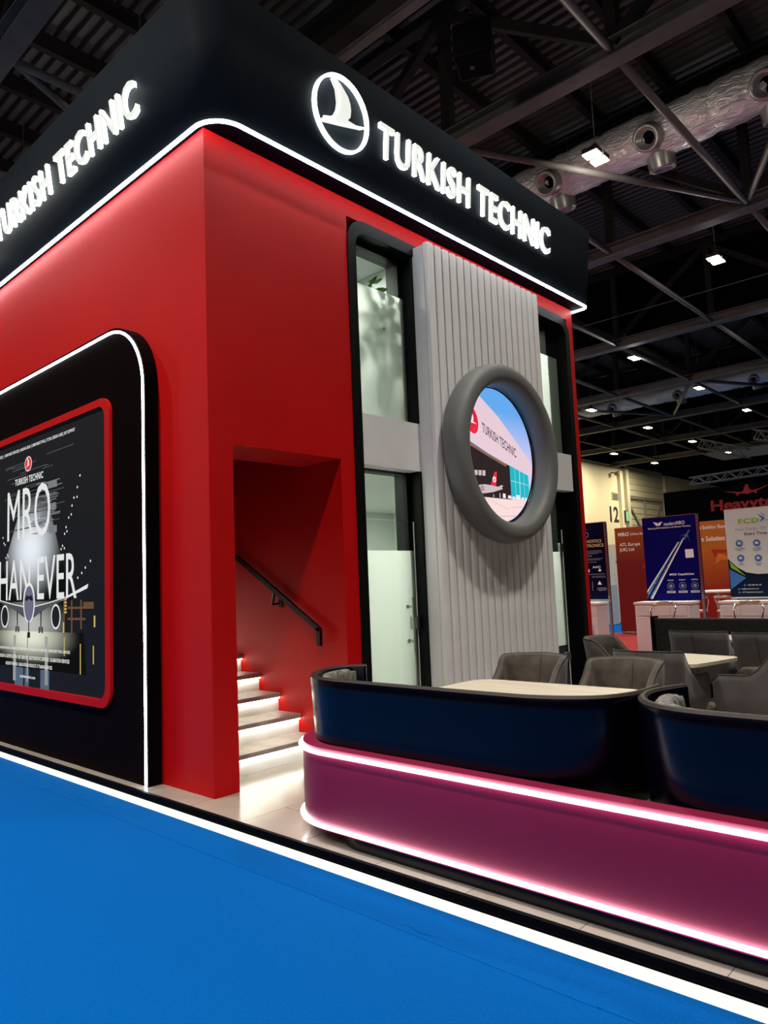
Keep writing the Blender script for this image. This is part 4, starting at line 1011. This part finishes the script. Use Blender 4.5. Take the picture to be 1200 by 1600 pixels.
# ================================================================= BANNER STANDS BEHIND
def shell(x0,x1,label):
    """counter with a tall printed board standing at its back"""
    t=thing('banner_board',label,'banner',((x0+x1)/2,11,-.11))
    return t
def counter(x0,x1,y0,y1,label):
    t=thing('display_counter',label,'counter',((x0+x1)/2,(y0+y1)/2,-.11))
    bm=NB(); box(bm,x0-.02,x1+.02,y0-.02,y1,.90,.94); obj('worktop',bm,'white_laminate',t)
    bm=NB(); box(bm,x0,x1,y0,y1,-.108,.90); obj('body',bm,'white_laminate',t)
    n=3
    for k in range(n):
        a=x0+.03+(x1-x0-.06)*k/n; b=x0+.03+(x1-x0-.06)*(k+1)/n
        bm=NB(); box(bm,a+.012,b-.012,y0-.018,y0,-.05,.66); obj('door_panel',bm,'white_laminate',t)
        bm=NB(); box(bm,a+.012,b-.012,y0-.018,y0,.69,.86); obj('drawer_front',bm,'white_laminate',t)
        bm=NB(); box(bm,b-.05,b-.035,y0-.035,y0-.018,.25,.5); obj('handle',bm,'white_edge',t)
    bm=NB(); box(bm,x1,x1+.012,y0+.03,y1-.03,-.03,.86); obj('side_panel',bm,'white_pink_bounce',t,label='side panel tinted pink by the red carpet') 
    return t
mat('white_pink_bounce',(0.58,0.50,0.50),.5)  # counter white with bounce light from the red carpet mixed into the colour
def board(x0,x1,y,z0,z1,mk,label,th=.04,posts=True):
    t=thing('banner_board',label,'banner',((x0+x1)/2,y,-.11))
    bm=NB(); box(bm,x0,x1,y,y+th,z0,z1); obj('printed_face',bm,mk,t)
    bm=NB(); box(bm,x1,x1+.045,y-.005,y+th+.01,-.108,z1+.005); box(bm,x0-.0,x1,y,y+th,z1,z1+.012); obj('frame_post',bm,'steel',t)
    if posts:
        bm=NB()
        z=z0
        while z<z1: box(bm,x1+.012,x1+.034,y-.008,y-.0049,z,z+.022); z+=.05
        obj('slot_hole',bm,'text_black',t)
    return t
def btext(t,s,x0,x1,z0,z1,y,mk,bold=0.0,nm='lettering'):
    bm=NB(); text(bm,s,(x0,y,z0),X3,Z3,x1-x0,z1-z0,.003,bold=bold); return obj(nm,bm,mk,t)
def bpoly(t,polys,y,mk,nm,d=.003):
    bm=NB()
    for p in polys: face(bm,[(a,y-d,b) for a,b in p])
    return obj(nm,bm,mk,t)
YB=10.96
# --- blue MRO banner
counter(-1.43,-.41,10.42,10.92,'white display counter under the royal blue banner')
t=board(-1.40,-.36,YB,.95,2.56,'mro_blue','royal blue banner with a jet trail, above a white counter')
btext(t,'modernMRO',-.97,-.57,2.385,2.455,YB,'text_white',.01)
bpoly(t,[[(-1.18,2.475),(-1.09,2.45),(-1.075,2.40),(-1.115,2.39)],[(-.99,2.475),(-1.07,2.45),(-1.085,2.40),(-1.05,2.39)]],YB,'text_white','wing_emblem')
btext(t,'Elevating MRO Standards with Modern Precision',-1.285,-.465,2.325,2.365,YB,'text_white',.012)
bpoly(t,[[(-1.36,.99),(-1.30,.99),(-.62,2.10),(-.64,2.12)],[(-1.395,1.0),(-1.395,1.12),(-.735,2.06),(-.72,2.04)]],YB,'mro_trail','jet_trail')
bpoly(t,[[(-1.33,.98),(-1.295,.98),(-.60,2.12),(-.615,2.13)],[(-1.395,1.10),(-1.395,1.14),(-.715,2.06),(-.70,2.05)]],YB,'text_white','jet_trail',.005)
bpoly(t,[[(-.62,2.10),(-.50,2.28),(-.485,2.265),(-.59,2.09)],[(-.66,2.165),(-.56,2.20),(-.55,2.17)],[(-.56,2.20),(-.50,2.06),(-.53,2.18)],[(-.66,2.08),(-.60,2.115),(-.59,2.09)]],YB,'mro_trail','small_jet',.006)
bpoly(t,[[(-.602,1.745),(-.448,1.745),(-.448,1.905),(-.602,1.905)]],YB,'text_white','white_square')
btext(t,'MRO Capabilities',-.93,-.47,1.41,1.46,YB,'text_white',.02)
for k,(x,s) in enumerate(((-.925,'Airframe'),(-.70,'Engine'),(-.47,'APU'))):
    btext(t,s,x-.06,x+.06,1.32,1.345,YB,'text_white',.015)
    bm=NB(); ringprism(bm,circ(x,1.22,.068,24),circ(x,1.22,.060,24),(0,YB,0),X3,Z3,.002,.004); obj('round_icon',bm,'text_grey',t)
    bpoly(t,[circ(x,1.22,.035,14)],YB,'text_grey','round_icon'); 
    bpoly(t,[[(x-.085,1.115-dz),(x+.085,1.115-dz),(x+.085,1.125-dz),(x-.085,1.125-dz)] for dz in (0,.025)],YB,'text_white','small_print')
# --- dark blue banner at the left
counter(-3.25,-2.23,10.42,10.92,'white display counter beside the red wall edge')
t=board(-3.22,-2.215,YB,.99,2.565,'diag_navy','dark navy banner half hidden by the red wall')
btext(t,'DIAGNOSTICS',-2.80,-2.285,2.155,2.22,YB,'text_gold',.02); btext(t,'& ELECTRONICS',-2.90,-2.245,2.065,2.13,YB,'text_gold',.02)
bm=NB(); ringprism(bm,circ(-2.62,2.33,.055,24),circ(-2.62,2.33,.05,24),(0,YB,0),X3,Z3,.002,.004); obj('round_emblem',bm,'text_white',t)
btext(t,'i',-2.665,-2.645,2.285,2.375,YB,'text_white',.05)
rows=[(1.98,.012,-2.75,-2.30),(1.95,.01,-2.75,-2.28),(1.925,.01,-2.75,-2.38),(1.875,.02,-2.75,-2.52),(1.82,.01,-2.75,-2.28),(1.795,.01,-2.75,-2.33),(1.75,.01,-2.75,-2.42),(1.50,.012,-2.75,-2.25),(1.46,.008,-2.56,-2.25),(1.435,.008,-2.54,-2.24),(1.215,.012,-2.44,-2.24),(1.19,.012,-2.46,-2.23),(1.165,.012,-2.42,-2.26)]
bpoly(t,[[(a,z),(b,z),(b,z+h),(a,z+h)] for z,h,a,b in rows],YB,'text_grey','small_print')
btext(t,'AAIC',-2.52,-2.34,1.63,1.675,YB,'text_white',.02); bpoly(t,[[(-2.64,1.55),(-2.59,1.55),(-2.59,1.61),(-2.64,1.61)],[(-2.40,1.56),(-2.34,1.56),(-2.33,1.59),(-2.37,1.62)],[(-2.43,1.29),(-2.34,1.29),(-2.385,1.37)],[(-2.548,1.17),(-2.544,1.17),(-2.544,1.36),(-2.548,1.36)]],YB,'text_white','small_icon')
bpoly(t,[[(-2.7,2.43),(-2.46,2.44),(-2.7,2.44)]],YB,'fcd_blue','light_streak')
# --- FCD banner
counter(.12,1.15,10.42,10.92,'white display counter under the white freight banner, right edge')
t=board(.155,1.16,YB,.96,2.58,'fcd_white','white freight banner with green and blue lettering at the right edge')
btext(t,'FCD',.385,.735,2.305,2.395,YB,'fcd_green',.04); bpoly(t,[[(.71,2.47),(.84,2.38),(.74,2.30),(.785,2.375)],[(.765,2.50),(.86,2.40),(.80,2.44)]],YB,'fcd_blue','arrow_emblem')
btext(t,'express',.79,.96,2.325,2.35,YB,'text_grey',.01)
btext(t,'Your Cargo, On Time',.318,1.03,2.165,2.235,YB,'text_grey',.005); btext(t,'Every Time.',.475,.86,2.075,2.145,YB,'text_navy',.02)
bpoly(t,[[(.155,.99),(1.16,.99),(1.16,1.50),(1.0,1.44),(.80,1.395),(.63,1.393),(.45,1.43),(.30,1.53),(.18,1.66),(.155,1.70)]],YB,'fcd_navy','dark_lower_part')
bpoly(t,[[(.18,1.64),(.44,1.36),(.20,1.52)]],YB,'fcd_green','green_triangle',.005); bpoly(t,[[(.165,1.50),(.44,1.33),(.172,1.13)]],YB,'fcd_blue','blue_triangle',.005)
for cx,cz,s1,s2 in ((.375,1.955,'Time Critical','Shipment'),(.667,1.945,'Air Freight','Solutions'),(.378,1.688,'Live','Tracking'),(.672,1.675,'Dangerous','Goods')):
    bpoly(t,[circ(cx,cz,.063,28)],YB,'fcd_blue','round_icon'); bpoly(t,[[(cx-.03,cz-.02),(cx+.03,cz-.02),(cx+.03,cz+.01),(cx,cz+.03),(cx-.03,cz+.02)]],YB,'fcd_white','icon_shape',.005)
    w1=.011*len(s1)*.62; w2=.011*len(s2)*.62
    btext(t,s1,cx-w1,cx+w1,cz-.107,cz-.082,YB,'text_navy',.01); btext(t,s2,cx-w2,cx+w2,cz-.137,cz-.112,YB,'text_navy',.01)
btext(t,'+905 884 046 155',.455,.685,1.19,1.212,YB-.003,'text_white',.01); btext(t,'cs@fcdexpress.com',.345,.64,1.12,1.145,YB-.003,'text_white',.01); btext(t,'24/7 Operations & Support',.355,.70,1.06,1.085,YB-.003,'text_white',.01)
bpoly(t,[circ(.41,1.2,.018,10),[(.285,1.12),(.325,1.12),(.325,1.145),(.285,1.145)],circ(.31,1.073,.018,10)],YB-.003,'fcd_blue','small_icon')
# --- roll-up banners of the showcase
YR=15.66
t=board(-4.2,-3.2,YR,-.05,2.71,'atl_print','tall red banner reading ATL Europe, left of the blue banner',posts=False)
btext(t,'MRO',-4.105,-3.80,2.49,2.59,YR,'text_white',.03); btext(t,'Exhibitor Showcase',-3.755,-3.26,2.50,2.57,YR,'text_white',.01)
btext(t,'ATL Europe',-4.08,-3.51,2.195,2.31,YR,'text_white',.015); btext(t,'(UK) Ltd',-4.085,-3.685,2.06,2.18,YR,'text_white',.015)
bpoly(t,[[(-3.52,1.60),(-3.41,1.80),(-3.21,1.86),(-3.21,1.68)]],YR,'star_red','star_shape')
bm=NB(); box(bm,-4.1,-3.4,YR-.15,YR+.2,-.108,-.06); obj('foot',bm,'steel',t)
t=board(-2.30,-1.28,YR,-.05,2.70,'orange_print','tall orange banner reading Solution, between the blue and white banners',posts=False)
btext(t,'MRO',-2.2,-1.915,2.50,2.60,YR,'text_white',.03); btext(t,'Exhibitor Showcase',-1.875,-1.18+.0,2.51,2.60,YR,'text_white',.01)
btext(t,'Future Solution',-2.22,-1.375,2.21,2.33,YR,'text_white',.015)
bpoly(t,[[(-1.72,2.01),(-1.30,1.97),(-1.30,1.90),(-1.57,1.90),(-1.64,1.78)]],YR,'star_red','star_shape'); bpoly(t,[[(-1.30,1.80),(-1.56,1.90),(-1.655,1.62),(-1.5,1.74),(-1.30,1.70)]],YR,'star_orange','star_shape',.005)
bm=NB(); box(bm,-2.2,-1.4,YR-.15,YR+.2,-.108,-.06); obj('foot',bm,'steel',t)
# --- white and grey panels behind
t=thing('poster_board','white poster board seen between the navy and red banners','poster',(-6.3,20,-.1))
bm=NB(); box(bm,-6.95,-6.0,20,20.05,-.1,2.12); obj('board_face',bm,'cream_panel',t) if 'cream_panel' in M else obj('board_face',bm,'fcd_white',t)
btext(t,'G',-6.28,-6.16,1.83,1.93,20,'text_black',.01); bpoly(t,[[(-6.35,1.45),(-6.33,1.45),(-6.33,1.48),(-6.35,1.48)],[(-6.33,1.27),(-6.31,1.27),(-6.31,1.30),(-6.33,1.30)]],20,'text_black','small_print')
bm=NB(); box(bm,-6.4,-5.95,18.9,19.3,-.1,1.15); tag(obj('grey_plinth',bm,'room_grey'),'grey box standing in front of the white poster board','box')
bm=NB(); box(bm,-9.5,-5.2,20.6,20.7,-.1,2.5); tag(obj('partition_wall',bm,'cream_wall'),'low cream partition behind the white poster board','partition')
# --- black sign wall
t=thing('sign_wall','big black sign wall with red airliner and lettering far right','sign',(0,22.1,-.1))
bm=NB(); box(bm,-5.3,6,22.0,22.3,-.1,4.22); obj('black_panel',bm,'black_cloth',t)
bm=NB(); text(bm,'Heavytech',(-3.72,22.0,3.31),X3,Z3,2.45,.46,.0,.10,bold=.03,sp=1.0)
for ib in islands(bm): obj('letter',ib,['heavy_red','heavy_red'],t)
bm.free()
bm=NB(); prism(bm,[(-3.29,4.035),(-2.95,3.985),(-2.75,3.96),(-2.68,4.02),(-2.63,4.16),(-2.59,4.20),(-2.55,4.16),(-2.50,4.02),(-2.44,3.98),(-2.2,4.02),(-1.85,4.13),(-2.1,4.02),(-2.3,3.95),(-2.28,3.90),(-2.33,3.87),(-2.38,3.90),(-2.37,3.93),(-2.5,3.90),(-2.59,3.87),(-2.68,3.90),(-2.82,3.915),(-2.83,3.88),(-2.88,3.85),(-2.93,3.88),(-2.91,3.93),(-3.1,3.98)],(0,22,0),X3,Z3,.0,.06); obj('airliner_emblem',bm,'heavy_red',t)
# --- bar table and stools
def bartable(x,y,label):
    t=thing('bar_table',label,'bar table',(x,y,-.11))
    bm=NB(); lathe(bm,[(.38,1.02),(.39,1.04),(.38,1.07),(.0,1.07)],(x,y,0)); obj('tabletop',bm,'fcd_white',t)
    bm=NB(); lathe(bm,[(.03,-.1),(.03,1.02)],(x,y,0)); obj('pedestal',bm,'chrome',t)
    bm=NB(); lathe(bm,[(.25,-.108),(.25,-.09),(.04,-.08)],(x,y,0)); obj('foot_plate',bm,'chrome',t)
bartable(-.75,13,'round white bar table under the orange banner')
def make_stool():
    t=thing('bar_stool','','stool',(0,0,-.108),group='chrome bar stools with curved backs')
    bm=NB(); lathe(bm,[(.05,.72),(.19,.74),(.2,.77),(.17,.79)],(0,0,0),sy=.9); obj('seat',bm,'wood_bar',t,local=True)
    bm=NB(); tube(bm,smoothpath([(.19,.02,.77),(.22,-.02,.95),(.17,-.14,1.06),(0,-.20,1.08),(-.17,-.14,1.06),(-.22,-.02,.95),(-.19,.02,.77)],5),.013,8); obj('back_hoop',bm,'chrome',t,local=True)
    bm=NB(); P=smoothpath([(.20,-.08,1.03),(.1,-.19,1.05),(-.1,-.19,1.05),(-.20,-.08,1.03)],5); tube(bm,P,.02,8,radii=[(.008,.03)]*len(P)); obj('back_pad',bm,'wood_bar',t,local=True)
    bm=NB(); lathe(bm,[(.025,.02),(.025,.73)],(0,0,0)); obj('column',bm,'chrome',t,local=True)
    bm=NB(); lathe(bm,[(.2,0),(.2,.015),(.03,.03)],(0,0,0)); obj('foot_plate',bm,'chrome',t,local=True)
    return t
s0=make_stool(); s0.location=(-.53,9.5,-.108); s0.rotation_euler=(0,0,PI*.98); s0['label']='chrome bar stool in front of the counter under the blue banner'
dup(s0,(.86,9.5,-.108),PI*1.02,'chrome bar stool in front of the counter at the right edge')
dup(s0,(-1.05,12.6,-.108),.6,'bar stool left of the round white bar table')
dup(s0,(-.45,12.55,-.108),-.3,'bar stool right of the round white bar table')
